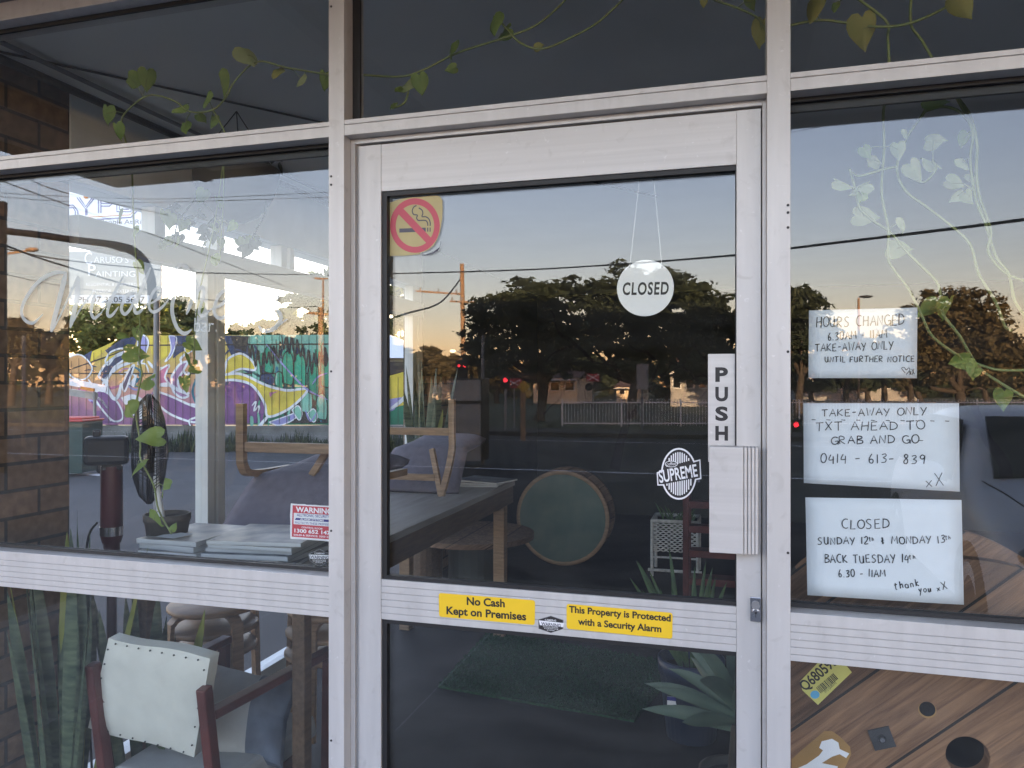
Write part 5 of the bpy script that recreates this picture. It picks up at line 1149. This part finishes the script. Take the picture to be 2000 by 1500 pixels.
for px in (104, 185): b = MB(); p = at_t(px, 765, 15.03); b.tube([p, Vector((p.x, p.y, -.15))], .03, 'grey_metal', 8); b.build('post', bb)

# ---- two signboards at the corner of the side street
SB = 8.0
sb = thing('signboard', at_t(200, 700, SB), 'pale two panel signboard at the corner carrying blue outlined and white lettering', 'signboard')
def sp4(x0, y0, x1, y1, off=0): return [at_t(x0,y1,SB-off), at_t(x1,y1,SB-off), at_t(x1,y0,SB-off), at_t(x0,y0,SB-off)]
mat('sign_face', (.86,.87,.88), .5, var=.02); mat('sign_grey', (.33,.34,.33), .6, var=.05)
b = MB(); b.slab(sp4(30,340,300,462), Fv*.03, 'sign_face')
def sline(s, px, py, w, h, m, off=.006, **k): text(b, s, at_t(px, py, SB-off), Rv, UZ, w*SB/FPX, h*SB/FPX, m, **k)
def srib(pts, w, m, off=.006): ribbon(b, [at_t(x, y, SB-off) for x, y in pts], w*SB/FPX, m, -Fv)
for dx, w in ((0, 2.2), (5, 2.2)):
    srib([(120+dx,400+dx),(143,400+dx),(152-dx,412),(152-dx,420)], w, 'blue_print'); srib([(150+dx,385),(167,408-dx),(186-dx,384)], w, 'blue_print'); srib([(167+dx*.5,408),(167+dx*.5,420)], w, 'blue_print')
    srib([(192+dx,416),(192+dx,384+dx),(214,384+dx),(220-dx,391),(220-dx,396),(214,402-dx),(196,402-dx)], w, 'blue_print'); srib([(256-dx,391+dx),(235,391+dx),(228+dx,399),(228+dx,413-dx),(256-dx,413-dx),(256-dx,391+dx)], w, 'blue_print')
srib([(266,394),(266,413),(256,424),(150,430)], 2.2, 'blue_print'); srib([(262,394),(262,411),(254,419),(140,425)], 1.6, 'orange_print'); b.cyl(at_t(168,383,SB-.005), -Fv, .002, 5*SB/FPX, 'orange_print', 20)
sline('Young People At Risk', 150, 440, 140, 12, 'grey_print'); b.build('panel', sb)
b = MB(); b.slab(sp4(20,490,314,584), Fv*.03, 'sign_grey')
sline('C', 165, 516, 15, 24, 'white_print', offset=.01); sline('ARUSO\u2019S', 183, 513, 68, 12, 'white_print'); sline('P', 172, 538, 15, 22, 'white_print', off=.009, offset=.01); sline('AINTING', 186, 540, 78, 11, 'white_print')
sline('RESIDENTIAL & COMMERCIAL', 168, 558, 110, 6, 'white_print'); sline('INTERIOR    EXTERIOR', 180, 571, 88, 6, 'white_print')
b.slab(sp4(140,576,292,592,.012), Fv*.004, 'white_print'); sline('PH 07 3205 5677', 152, 590, 130, 11, 'black_print', .016); b.build('panel', sb)
for px in (40, 306):
    b = MB(); p = at_t(px, 345, SB+.06); b.tube([p, Vector((p.x, p.y, -.15))], .03, 'grey_metal', 10); b.build('post', sb)

# ================================================================ trees
def tree(name, label, base, crowns, n, size, m, tr=.25, seed=1, group=None, stems=1, sparse=.12):
    """crowns: list of (centre, rx, ry, rz); leaf clumps spread through the crown volume"""
    rr = random.Random(seed); t = thing(name, base, label, 'tree', group); base = Vector(base)
    b = MB()
    low = min(c[0].z - c[3]*.6 for c in crowns)
    for s in range(stems):
        bs = base + Vector((rr.uniform(-.4,.4)*(s > 0), rr.uniform(-.3,.3)*(s > 0), -.05)); fork = bs + Vector((rr.uniform(-.3,.3), rr.uniform(-.3,.3), max(.6, (low - base.z)*.75)))
        b.tube(smoothline([bs, bs.lerp(fork, .5) + Vector((rr.uniform(-.1,.1), rr.uniform(-.1,.1), 0)), fork], 4), [tr*1.25] + [tr*(1-.35*i/8) for i in range(8)], 'bark', 9)
        for c, rx, ry, rz in crowns:
            for k in range(3):
                e = Vector(c) + Vector((rr.uniform(-.6,.6)*rx, rr.uniform(-.6,.6)*ry, rr.uniform(-.4,.6)*rz)); mid = fork.lerp(e, .5) + Vector((0,0,-.12*(e-fork).length))
                P_ = smoothline([fork, mid, e], 4); b.tube(P_, [tr*.55*(1-.85*i/(len(P_)-1)) for i in range(len(P_))], 'bark', 6)
    b.build('trunk', t)
    b = MB(); vol = [c[1]*c[3] for c in crowns]; tot = sum(vol)
    for (c, rx, ry, rz), v in zip(crowns, vol):
        c = Vector(c); nl = int(n*v/tot); ncl = max(14, int(nl/38)); cl = []
        for i in range(ncl):
            d = Vector((rr.gauss(0,1), rr.gauss(0,1), rr.gauss(0,1)+.25)).normalized(); r = rr.uniform(.55, 1.16)
            cl.append((c + Vector((d.x*rx*r, d.y*ry*r, d.z*rz*r)), rr.uniform(.09,.25)*(rx+rz)*.5))
        for i in range(nl):
            p0, cr = cl[i % ncl]; p = p0 + Vector((rr.gauss(0,.6)*cr*1.3, rr.gauss(0,.6)*cr*1.3, rr.gauss(0,.30)*cr))
            s = size*rr.uniform(.6, 1.35); ax = Vector((rr.gauss(0,1), rr.gauss(0,1), rr.gauss(0,.6))).normalized(); ay = ax.orthogonal().normalized(); ay = (ay*math.cos(i) + ax.cross(ay)*math.sin(i))
            o = len(b.v); b.v += [p - ax*s, p + ay*s*.42, p + ax*s, p - ay*s*.42]; b.f.append([o,o+1,o+2,o+3]); b.m.append(b.mi(m)); b.sm.append(False)
    b.build('crown', t); return t
def dcrown(specs, t, depth=.8):                            # crowns seen straight through the side windows
    return [(at_t(px, py, t), rx*t/FPX, rx*t/FPX*depth, ry*t/FPX) for px, py, rx, ry in specs]
def scrown(specs, t, depth=.8):                            # crowns of the street opposite
    return [(street(px, py, t), rx*t/FPX, rx*t/FPX*depth, ry*t/FPX) for px, py, rx, ry in specs]
def dbase(px, t): p = at_t(px, 750, t); p.z = -.17; return p
tree('bushy_tree', 'bushy yellow green tree rising behind the sloping left end of the graffiti fence', dbase(220, 25), dcrown([(170,660,60,55),(235,645,62,52),(300,640,55,48)], 25), 9000, .13, 'foliage_lime', .2, 3, 'trees behind the graffiti fence')
tree('bushy_tree', 'darker bushy tree behind the middle of the graffiti fence', dbase(370, 27), dcrown([(350,632,45,42),(392,640,36,38)], 27), 5000, .14, 'foliage_mid', .2, 4, 'trees behind the graffiti fence')
tree('tall_tree', 'tall pale tree filling the sky above the green half of the graffiti fence', dbase(590, 40), dcrown([(600,615,52,46),(640,580,45,50),(545,652,52,24)], 40), 3600, .25, 'foliage_mid', .3, 6, 'trees behind the graffiti fence')
for i, (px, py, rx, ry) in enumerate([(470,655,30,16),(520,652,34,18),(570,650,28,20),(625,655,30,20)]):
    tree('far_tree', ['low dark tree peeping over the fence right of the side window post', 'low dark tree over the fence above the yellow horn', 'low dark tree over the fence above the green wings', 'low dark tree over the fence beside the shopfront post'][i], dbase(px, 48), dcrown([(px,py,rx,ry)], 48), 700, .3, 'foliage_mid', .2, 40+i, 'trees behind the graffiti fence')
tree('far_tree', 'pale tree in the strip of side window seen through the door', dbase(775, 34), dcrown([(770,600,34,50),(760,680,40,30)], 34), 2500, .2, 'foliage_mid', .2, 50, 'trees behind the graffiti fence')

# trees of the street opposite (seen mirrored in the glass)
G_ = 'big dark trees across the road'
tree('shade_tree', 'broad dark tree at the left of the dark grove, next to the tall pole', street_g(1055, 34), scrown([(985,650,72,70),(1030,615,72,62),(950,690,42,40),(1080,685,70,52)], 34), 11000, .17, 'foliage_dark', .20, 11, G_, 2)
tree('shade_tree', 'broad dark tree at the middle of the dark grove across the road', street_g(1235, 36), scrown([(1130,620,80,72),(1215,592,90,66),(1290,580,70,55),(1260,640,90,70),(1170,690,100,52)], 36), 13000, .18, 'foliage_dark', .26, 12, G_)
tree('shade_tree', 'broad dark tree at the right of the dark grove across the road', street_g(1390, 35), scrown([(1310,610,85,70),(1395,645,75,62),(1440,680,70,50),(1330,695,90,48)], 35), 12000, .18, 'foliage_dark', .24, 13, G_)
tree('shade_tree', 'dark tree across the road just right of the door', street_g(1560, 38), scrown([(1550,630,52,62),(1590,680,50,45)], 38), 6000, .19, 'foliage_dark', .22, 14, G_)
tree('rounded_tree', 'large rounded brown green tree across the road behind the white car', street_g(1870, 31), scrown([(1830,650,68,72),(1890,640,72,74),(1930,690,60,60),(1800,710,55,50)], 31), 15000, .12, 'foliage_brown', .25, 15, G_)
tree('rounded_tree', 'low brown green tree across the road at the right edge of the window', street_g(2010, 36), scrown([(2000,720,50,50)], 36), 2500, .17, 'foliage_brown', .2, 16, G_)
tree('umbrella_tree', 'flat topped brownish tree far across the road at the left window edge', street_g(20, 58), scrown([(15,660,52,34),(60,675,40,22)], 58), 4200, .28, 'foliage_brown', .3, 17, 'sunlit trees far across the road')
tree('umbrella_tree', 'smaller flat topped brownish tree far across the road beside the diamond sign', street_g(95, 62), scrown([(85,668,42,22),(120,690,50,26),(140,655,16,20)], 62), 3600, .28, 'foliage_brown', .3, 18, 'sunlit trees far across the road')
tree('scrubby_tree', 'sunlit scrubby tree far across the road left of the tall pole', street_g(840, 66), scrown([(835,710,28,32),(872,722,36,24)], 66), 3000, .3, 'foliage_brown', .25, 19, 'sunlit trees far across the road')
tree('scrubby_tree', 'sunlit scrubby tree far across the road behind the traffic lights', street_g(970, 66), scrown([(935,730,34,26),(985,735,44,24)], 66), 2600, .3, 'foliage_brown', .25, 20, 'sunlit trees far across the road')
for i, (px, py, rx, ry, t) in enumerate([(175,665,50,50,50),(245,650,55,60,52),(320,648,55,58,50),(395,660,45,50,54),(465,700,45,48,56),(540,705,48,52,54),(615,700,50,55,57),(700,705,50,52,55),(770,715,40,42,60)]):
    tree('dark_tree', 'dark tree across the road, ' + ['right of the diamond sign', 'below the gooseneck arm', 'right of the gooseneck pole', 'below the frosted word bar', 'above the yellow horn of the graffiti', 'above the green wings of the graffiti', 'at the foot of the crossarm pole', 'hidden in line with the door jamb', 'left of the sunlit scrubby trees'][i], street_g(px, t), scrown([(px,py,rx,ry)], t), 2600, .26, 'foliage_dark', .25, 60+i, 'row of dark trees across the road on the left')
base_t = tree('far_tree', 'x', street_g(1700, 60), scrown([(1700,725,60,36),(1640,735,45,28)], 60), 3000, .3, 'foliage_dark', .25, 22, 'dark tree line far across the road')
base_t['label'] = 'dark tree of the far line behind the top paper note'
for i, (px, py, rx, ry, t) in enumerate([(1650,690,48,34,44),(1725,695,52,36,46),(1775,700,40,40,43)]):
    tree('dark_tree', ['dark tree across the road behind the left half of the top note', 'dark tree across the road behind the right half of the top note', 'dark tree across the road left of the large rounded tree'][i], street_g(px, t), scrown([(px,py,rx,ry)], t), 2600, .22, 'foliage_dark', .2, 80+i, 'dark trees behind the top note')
for i, (px, t, lab) in enumerate([(1590,58,'dark tree of the far line just right of the door frame'),(1800,62,'dark tree of the far line left of the rounded tree'),(1120,70,'dark tree of the far line behind the sunlit house'),(1300,72,'dark tree of the far line behind the fence'),(1420,68,'dark tree of the far line behind the push plate'),(1930,66,'dark tree of the far line at the right window edge'),(500,75,'dark tree of the far line behind the graffiti reflection'),(640,72,'dark tree of the far line beside the crossarm pole')]): dup(base_t, street_g(px, t), i*1.3, lab, (.9+.1*(i % 3),)*3)

fw = MB(); rr = random.Random(91)                          # the far wood that closes the view down the street
for i in range(14000):
    px = rr.uniform(-500, 2500); t = rr.uniform(88, 104); hgt = 3.4 + 1.5*math.sin(px*.013) + 1.0*math.sin(px*.041+1) + .6*math.sin(px*.11); p = street(px, 750, t); hgt += 2.6*max(0, min(1, (950-px)/250)); p.z = -.2 + hgt*rr.random()**.6
    s = rr.uniform(.35, .8); ax = Vector((rr.gauss(0,1), rr.gauss(0,1), rr.gauss(0,1))).normalized(); ay = ax.orthogonal().normalized()
    fw.add([p-ax*s, p+ay*s*.6, p+ax*s, p-ay*s*.6], [[0,1,2,3]], 'foliage_dark' if rr.random() < .6 else 'foliage_brown')
tag(fw.build('far_wood', None, origin=street_g(1000, 95)), 'low dark wood closing the view far across the road', 'wood', kind='stuff')

# ================================================================ street furniture opposite
def cable(label, pts, r=.02):
    P_ = smoothline([street(*p) for p in pts], 8); b = MB(); b.tube(P_, r, 'cable', 5, False); tag(b.build('overhead_cable', None, origin=P_[0]), label, 'cable', 'overhead cables')
cable('thick black cable sweeping across the whole street above the trees', [(640,537,26),(755,534,24),(1000,527,20),(1200,516,16.5),(1440,497,12.5),(1545,484,11),(2000,428,7.6),(2300,380,6)], .019)
cable('upper black cable on the left running level to the crossarm pole', [(-60,470,22),(7,485,22),(132,508,23),(330,528,25),(416,533,27),(610,536,42)], .020)
cable('black cable sloping down from the left post towards the crossarm pole', [(7,478,14),(132,521,18),(330,574,26),(541,599,38),(620,598,44)], .020)
cable('thin cable high in the left window', [(-40,374,26),(132,383,28),(330,388,32),(660,374,26)], .010)
cable('second thin cable just below it in the left window', [(-40,380,26),(132,393,28),(330,394,32),(660,384,26)], .010)
cable('thin cable slanting at the top corner of the left window', [(-10,348,14),(132,400,18),(330,470,24),(560,560,40)], .012)
cable('thin cable crossing the left window low over the trees', [(-20,528,20),(132,560,24),(330,585,34)], .010)
cable('short upper cable slanting beside the pier', [(50,346,16),(135,378,18),(330,420,24)], .012)
cable('thin cable under the awning in the right window', [(1500,266,16),(1700,230,14),(2000,180,12)], .006)
cable('slack cable swinging down from the tall pole to the left', [(898,546,47),(860,590,40),(800,610,34),(740,628,28)], .045)
def pole(label, px, ytop, t, r, arms=(), m='pole_timber', lean=0, name='power_pole'):
    p1 = street(px, ytop, t); p0 = Vector((p1.x + lean, p1.y, -.17)); o = thing(name, p0, label, 'pole')
    b = MB(); b.tube([p0, p1], [r*1.15, r*.85], m, 12); b.build('shaft', o)
    for (x0, y0, x1, y1, w_) in arms:
        b = MB(); b.bar(street(x0,y0,t-.3), street(x1,y1,t-.3), w_, w_, m)
        for k in range(3):
            q = street(x0 + (x1-x0)*(.1+.4*k), y0 + (y1-y0)*(.1+.4*k), t-.3); b.tube([q, q + Vector((0,0,.28))], .05, 'grey_metal', 6)
        b.build('crossarm', o)
    return o
po = pole('tall orange lit timber power pole left of the dark grove', 902, 515, 48, .15, ((812,568,900,574,.10),(878,588,926,590,.10)), lean=.15)
b = MB(); b.tube([street(907,690,48), street(886,684,48)], .04, 'grey_metal', 6); b.sphere(street(884,685,48), .16, 'lamp_warm', 10, 6, (1.3,1,.6)); b.build('street_light', po)
pole('timber power pole with crossarm at the right end of the graffiti', 626, 600, 45, .18, ((597,610,645,614,.14),), lean=.1)
po2 = pole('thin steel pole with a short top arm above the graffiti', 631, 545, 45.5, .06, (), 'pole_timber', name='light_pole'); b = MB(); b.tube([street(614,543,45.5), street(640,544,45.5)], .06, 'pole_timber', 6); b.build('arm', po2)
pole('slim grey pole mirrored over the brick pier', 46, 655, 20, .05, (), 'grey_metal', name='light_pole')
mp_ = thing('mast_arm_pole', street_g(296, 13, -.03), 'dark gooseneck mast arm pole curving left across the left window', 'pole')
b = MB(); b.tube(smoothline([street_g(296,13,-.03), street(297,700,13), street(297,580,13), street(292,535,13), street(275,502,13), (street(240,481,13)), street(190,473,13), street(130,466,13), street(75,458,13), street(6,450,13)], 6), [.075]*30 + [.058]*25, 'dark_metal', 12); b.build('arm', mp_)
b = MB(); b.tube([street(190,466,13), street(191,474,13), street(240,490,13)], .02, 'dark_metal', 6); b.build('stay', mp_)
ps = thing('steel_post', street_g(2, 13, -.03), 'thick dark post with brown cap at the left edge holding the mast arm', 'post'); b = MB(); b.tube([street_g(2,13,-.03), street(2,418,13)], .085, 'dark_metal', 12); b.build('shaft', ps); b = MB(); b.tube([street(2,418,13), street(2,394,13)], .09, 'pole_timber', 12); b.build('cap', ps)
sl = thing('street_lamp', street_g(-120, 19, -.03), 'brown street lamp head on a thin arm at the left window edge', 'street lamp'); b = MB(); b.tube(smoothline([street_g(-120,19,-.03), street(-120,520,19), street(-60,505,19), street(52,490,19)], 4), .03, 'pole_timber', 8); b.build('arm', sl); b = MB(); b.sphere(street(62,487,19), .19, 'pole_timber', 14, 8, (1,.5,.3)); b.build('lamp_head', sl)
sl = thing('street_lamp', street_g(1677, 40), 'slim street lamp rising above the top paper note', 'street lamp'); b = MB(); b.tube([street_g(1677,40), street(1677,582,40)], .06, 'pole_timber', 8); b.build('shaft', sl); b = MB(); b.sphere(street(1691,579,40), .34, 'dark_metal', 14, 8, (1,.5,.22)); b.build('lamp_head', sl)

def sgnpost(o, px, y0, t, r=.03, m='grey_metal'):
    b = MB(); p = street(px, y0, t); b.tube([Vector((p.x,p.y,-.17)), p], r, m, 8); b.build('post', o)
def board(o, pts, t, m, name='board', th=.02, off=0):
    b = MB(); b.slab([street(x, y, t-off) for x, y in pts], Vector((0,-th,0)), m); b.build(name, o)
ys = thing('diamond_sign', street_g(128, 16, -.03), 'yellow diamond warning sign with dark marks in front of the brick pier', 'road sign'); board(ys, [(106,690),(128,656),(152,690),(128,726)], 16, 'sign_yellow'); sgnpost(ys, 128, 660, 16.06)
b = MB(); 
for q in ([(121,676),(139,694)], [(138,676),(124,696)]): ribbon(b, [street(x, y, 15.97) for x, y in q], .028, 'black_print', (0,1,0))
ribbon(b, [street(127+5*math.cos(a), 708+6*math.sin(a), 15.97) for a in [i*.45 for i in range(15)]], .022, 'black_print', (0,1,0)); b.build('marking', ys)
def crossing(px, py, t, s, label):
    o = thing('crossing_sign', street_g(px, t), label, 'road sign', 'railway crossing signs'); sgnpost(o, px, py-.5*s, t+.05)
    board(o, [(px-s,py-s*.6),(px+s,py-s*.6),(px+s,py+s*.6),(px-s,py+s*.6)], t, 'sign_red'); b = MB()
    for q in ((-1,1),(1,-1)):
        b.bar(street(px-s*.9, py+q[0]*s*.5, t-.04), street(px+s*.9, py+q[1]*s*.5, t-.04), .02, .085*s/14*t/24, 'white_print', (0,1,0))
    b.build('cross', o)
    b = MB()
    for dx in (-.6, .6): b.cyl(street(px+dx*s, py+s*1.4, t-.02), (0,1,0), .05, .13*t/26, 'black_plastic', 16)
    b.bar(street(px-s*.6, py+s*1.4, t), street(px+s*.6, py+s*1.4, t), .05, .05, 'grey_metal'); b.build('lamps', o)
crossing(1004, 748, 27, 15, 'red and white railway crossing sign beside the red traffic light'); crossing(1158, 737, 30, 13, 'red and white railway crossing sign standing above the white fence')
ys = thing('diamond_sign', street_g(1022, 22), 'yellow diamond sign on a stout timber post left of the white fence', 'road sign'); board(ys, [(1010,755),(1022,742),(1035,755),(1022,768)], 22, 'sign_yellow'); b = MB(); b.tube([street_g(1021,22.2), street(1021,752,22.2)], .08, 'pole_timber', 8); b.build('post', ys)
def signal(px, py, t, s, label, lamps):
    o = thing('traffic_light', street_g(px, t), label, 'traffic light', 'traffic lights across the road'); sgnpost(o, px, py, t+.1, .05)
    b = MB(); c = street(px, py, t); k = s*t/FPX; b.obox(c, (k*.62,0,0), (0,.06,0), (0,0,k), 'black_plastic'); b.build('housing', o, .02)
    for (dx, dy, r) in lamps:
        b = MB(); b.cyl(street(px+dx, py+dy, t-.07), (0,1,0), .02, r*t/FPX, 'lamp_red', 14); b.build('lamp', o)
    return o
signal(902, 722, 20, 19, 'traffic light with two small red lights above the grey cabinet', ((-6,-8,2.4),(3,-8,1.5),(6,-6,1.3)))
signal(987, 747, 25, 12, 'traffic light showing one bright red lamp beside the crossing sign', ((0,-5,4.2),))
signal(1556, 832, 26, 13, 'traffic light standing in for a small red thing beside the right door post', ((-1,-3,5),))  # stand-in lamp for an unclear red thing behind the glass
cb = thing('roadside_cabinet', street_g(909, 15, -.03), 'grey roadside cabinet with dark frame across the road', 'cabinet'); k = 15/FPX; c = street_g(909,15,-.03); zt = street(909,738,15).z; zm = street(909,786,15).z
b = MB(); b.box(c.x-.30, c.x+.30, c.y-.45, c.y, -.03, zm-.03, 'house_grey'); b.box(c.x-.30, c.x+.30, c.y-.45, c.y, zm+.03, zt-.04, 'house_grey'); b.build('panel', cb, .01); b = MB(); b.box(c.x-.33, c.x+.33, c.y-.48, c.y-.03, -.03, zt, 'dark_metal'); b.build('casing', cb, .01)
pole('slim grey pole standing beside the roadside cabinet', 942, 655, 15.5, .035, (), 'grey_metal', name='sign_pole')
gs = thing('street_sign', street_g(1253, 26), 'back of a tall grey sign on a post before the white fence', 'road sign'); board(gs, [(1243,760),(1266,760),(1266,711),(1243,711)], 26, 'grey_metal'); sgnpost(gs, 1254, 708, 26.05)
# white loop topped fence
fn = thing('loop_top_fence', street_g(1100, 30), 'white loop topped steel fence across the road in front of the dark trees', 'fence')
P0 = street_g(1098, 29.5); P1 = street_g(2140, 29.5); W_ = (P1-P0); NP = 9; FH = 1.0
mat('fence_white', (.84,.82,.81), .5, var=.06)
for i in range(NP):
    a = P0 + W_*(i/NP); c = P0 + W_*((i+1)/NP); d = (c-a); b = MB()
    for z in (.12, FH-.08): b.bar(a + Vector((0,0,z)), c + Vector((0,0,z)), .03, .04, 'fence_white')
    k = int(d.length/.115); 
    for j in range(1, k):
        q = a + d*(j/k); top = FH-.02; b.tube([q + Vector((0,0,.02)), q + Vector((0,0,top))], .0095, 'fence_white', 5, False)
        if j % 2: 
            q2 = a + d*((j+1)/k); b.tube([q + Vector((0,0,top)), q.lerp(q2,.2) + Vector((0,0,top+.05)), q.lerp(q2,.8) + Vector((0,0,top+.05)), q2 + Vector((0,0,top))], .0095, 'fence_white', 5, False)
    b.build('panel', fn); b = MB(); b.tube([a + Vector((0,0,-.08)), a + Vector((0,0,FH+.04))], .035, 'fence_white', 8); b.build('post', fn)
for i in range(3): pass
# houses
def house(px0, px1, ytop, ybase_t, label, m, roofh=1.2, dep=7, wins=3, roofm='roof_tile'):
    t = ybase_t; a = street_g((px0+px1)/2, t); wd = (px1-px0)*t/FPX; h = street(px0, ytop, t).z; o = thing('house', a, label, 'house', 'houses across the road')
    b = MB(); b.box(a.x-wd/2, a.x+wd/2, a.y-dep, a.y, -.17, h, m); b.build('wall', o)
    b = MB(); x0, x1, y0, y1 = a.x-wd/2-.4, a.x+wd/2+.4, a.y-dep-.4, a.y+.4; ym = (y0+y1)/2
    b.add([(x0,y0,h),(x1,y0,h),(x1,y1,h),(x0,y1,h),(x0+wd*.2,ym,h+roofh),(x1-wd*.2,ym,h+roofh)], [(0,1,2,3),(3,2,5,4),(1,0,4,5),(2,1,5),(0,3,4)], roofm); b.build('roof', o)
    for i in range(wins):
        x = a.x - wd/2 + wd*(i+.5)/wins; f = MB(); f.box(x-wd*.11, x+wd*.11, a.y+.002, a.y+.06, h*.45, h*.80, 'white_paint'); fo = f.build('window', o)
        WORLD[fo.as_pointer()] = WORLD[o.as_pointer()]; f = MB(); f.box(x-wd*.09, x+wd*.09, a.y+.061, a.y+.066, h*.48, h*.78, 'car_glass'); f.build('pane', fo)
    b = MB(); b.box(a.x-wd/2, a.x+wd/2, a.y+.0, a.y+1.6, h*.88, h*.93, 'white_paint'); b.build('awning', o)
    return o
house(1040, 1128, 737, 64, 'cream house in warm sunlight behind the trunks left of the white fence', 'house_cream', .8)
house(842, 880, 724, 80, 'small pale sunlit house left of the tall pole', 'house_cream', 1.5, wins=2)
house(1204, 1250, 755, 70, 'small cream house glimpsed above the middle of the white fence', 'house_cream', .6, wins=2)
house(1310, 1385, 722, 56, 'grey hip roofed house behind the right part of the white fence', 'house_grey', 2.0)
house(1560, 1780, 735, 75, 'long grey house in shade behind the paper notes', 'house_grey', 1.6, wins=5)
hb2 = at_t(772, 745, 30); hs = thing('house', (hb2.x, hb2.y, -.17), 'pale roofed house behind the fence, in the strip of side window seen through the door', 'house')
b = MB(); b.obox((hb2.x, hb2.y, 1.1), Rv*1.6, Fv*3, Vector((0,0,1.27)), 'house_grey'); b.build('wall', hs)
b = MB(); c_ = [hb2 + Rv*x + Fv*y for x, y in ((-2,-3.4),(2,-3.4),(2,3.4),(-2,3.4))]; c_ = [Vector((p.x, p.y, 2.372)) for p in c_]; r_ = [Vector(((hb2 + Fv*y).x, (hb2 + Fv*y).y, 3.3)) for y in (-2,2)]
b.add(c_ + r_, [(0,1,2,3),(0,4,1)[::-1],(1,4,5,2)[::-1],(2,5,3)[::-1],(3,5,4,0)[::-1]], 'white_print'); b.build('roof', hs)

# ================================================================ the white car parked nose in to the kerb
car = thing('parked_car', (2.4, -5.2, ROADZ), 'white hatchback parked nose in, mirrored at the right edge of the window', 'car')
CX, W2 = 2.31, .86
def sec(y, z0, zs, zr, wr, wb=W2):                         # cross section at y: sill, shoulder and roof
    return [(-wb*.96, z0), (-wb, z0+.25), (-wb*.985, zs), (-wr, zr-.05 if zr > zs+.05 else zr), (-wr*.82, zr), (wr*.82, zr), (wr, zr-.05 if zr > zs+.05 else zr), (wb*.985, zs), (wb, z0+.25), (wb*.96, z0)]
secs = [(-3.02,.30,.52,.54,.55,.66),(-3.10,.20,.60,.66,.66,.78),(-3.35,.17,.70,.80,.72,.84),(-3.75,.16,.80,.90,.74,W2),(-4.10,.16,.86,.95,.74,W2),(-4.85,.16,.90,1.40,.58,W2),(-5.3,.16,.92,1.47,.60,W2),(-6.1,.16,.93,1.45,.58,W2),(-6.6,.18,.92,1.30,.52,.83),(-6.85,.22,.80,.85,.60,.78)]
def hull(rows):
    vs = []
    for y, z0, zs, zr, wr, wb in rows: vs += [(CX+x, y, ROADZ+z) for x, z in sec(y, z0, zs, zr, wr, wb)]
    n = 10; fs = [[i*n+j, (i+1)*n+j, (i+1)*n+j+1, i*n+j+1] for i in range(len(rows)-1) for j in range(n-1)]
    fs += [list(range(n)), [(len(rows)-1)*n + j for j in range(n-1, -1, -1)]]
    return vs, fs
b = MB(); vs, fs = hull(secs); b.add(vs, fs, 'car_paint', True); body = b.build('body', car); sd_ = body.modifiers.new('sub', 'SUBSURF'); sd_.levels = 2; sd_.render_levels = 2
def cpt(x, y, z): return Vector((CX+x, y, ROADZ+z))
def cpanel(pts, off, m, name, th=.012):
    b = MB(); P_ = [cpt(*p) for p in pts]; nr = (P_[1]-P_[0]).cross(P_[-1]-P_[0]).normalized()
    if nr.dot(Vector(off)) < 0: nr = -nr
    b.slab([p + nr*th for p in P_], -nr*.03, m); return b.build(name, car, .006)
cpanel([(-.62,-4.16,.985),(.62,-4.16,.985),(.50,-4.78,1.36),(-.50,-4.78,1.36)], (0,1,1), 'car_glass', 'windscreen', .035)
for s in (-1, 1):
    cpanel([(s*.83,-4.40,.95),(s*.85,-6.3,.97),(s*.60,-6.0,1.36),(s*.62,-4.92,1.36)], (s,0,.3), 'car_glass', 'side_window', .012)
    b = MB(); c = cpt(s*.60,-3.17,.66); b.sphere(c, .16, 'car_glass', 18, 10, (1.15,.75,.5)); ho = b.build('headlamp', car)
    b = MB(); b.sphere(cpt(s*.97,-4.42,1.0), .10, 'car_paint', 16, 10, (1.15,.7,.8)); b.bar(cpt(s*.84,-4.42,.95), cpt(s*.92,-4.42,.98), .05, .04, 'black_plastic'); b.build('wing_mirror', car)
    for y in (-3.85, -6.15):
        b = MB(); b.lathe(cpt(s*.66, y, .31), (s,0,0), [(0,.0),(0,.30),(.03,.315),(.17,.315),(.20,.30),(.20,.20)], 'tyre', 28); wo_ = b.build('wheel', car)
        WORLD[wo_.as_pointer()] = WORLD[car.as_pointer()]; b = MB(); b.lathe(cpt(s*.66, y, .31), (s,0,0), [(.195,.20),(.20,.19),(.17,.12),(.205,.05),(.205,0)], 'chrome', 28); b.build('rim', wo_)
b = MB(); b.box(CX-.42, CX+.42, -3.06, -2.995, ROADZ+.34, ROADZ+.46, 'black_plastic'); b.build('grille', car, .01)
b = MB()
for s in (-1, 1): b.tube(smoothline([cpt(s*.70,-4.12,.975), cpt(s*.66,-3.8,.935), cpt(s*.60,-3.45,.86), cpt(s*.50,-3.2,.76)], 4), .005, 'black_plastic', 5)
b.build('bonnet_gap', car)
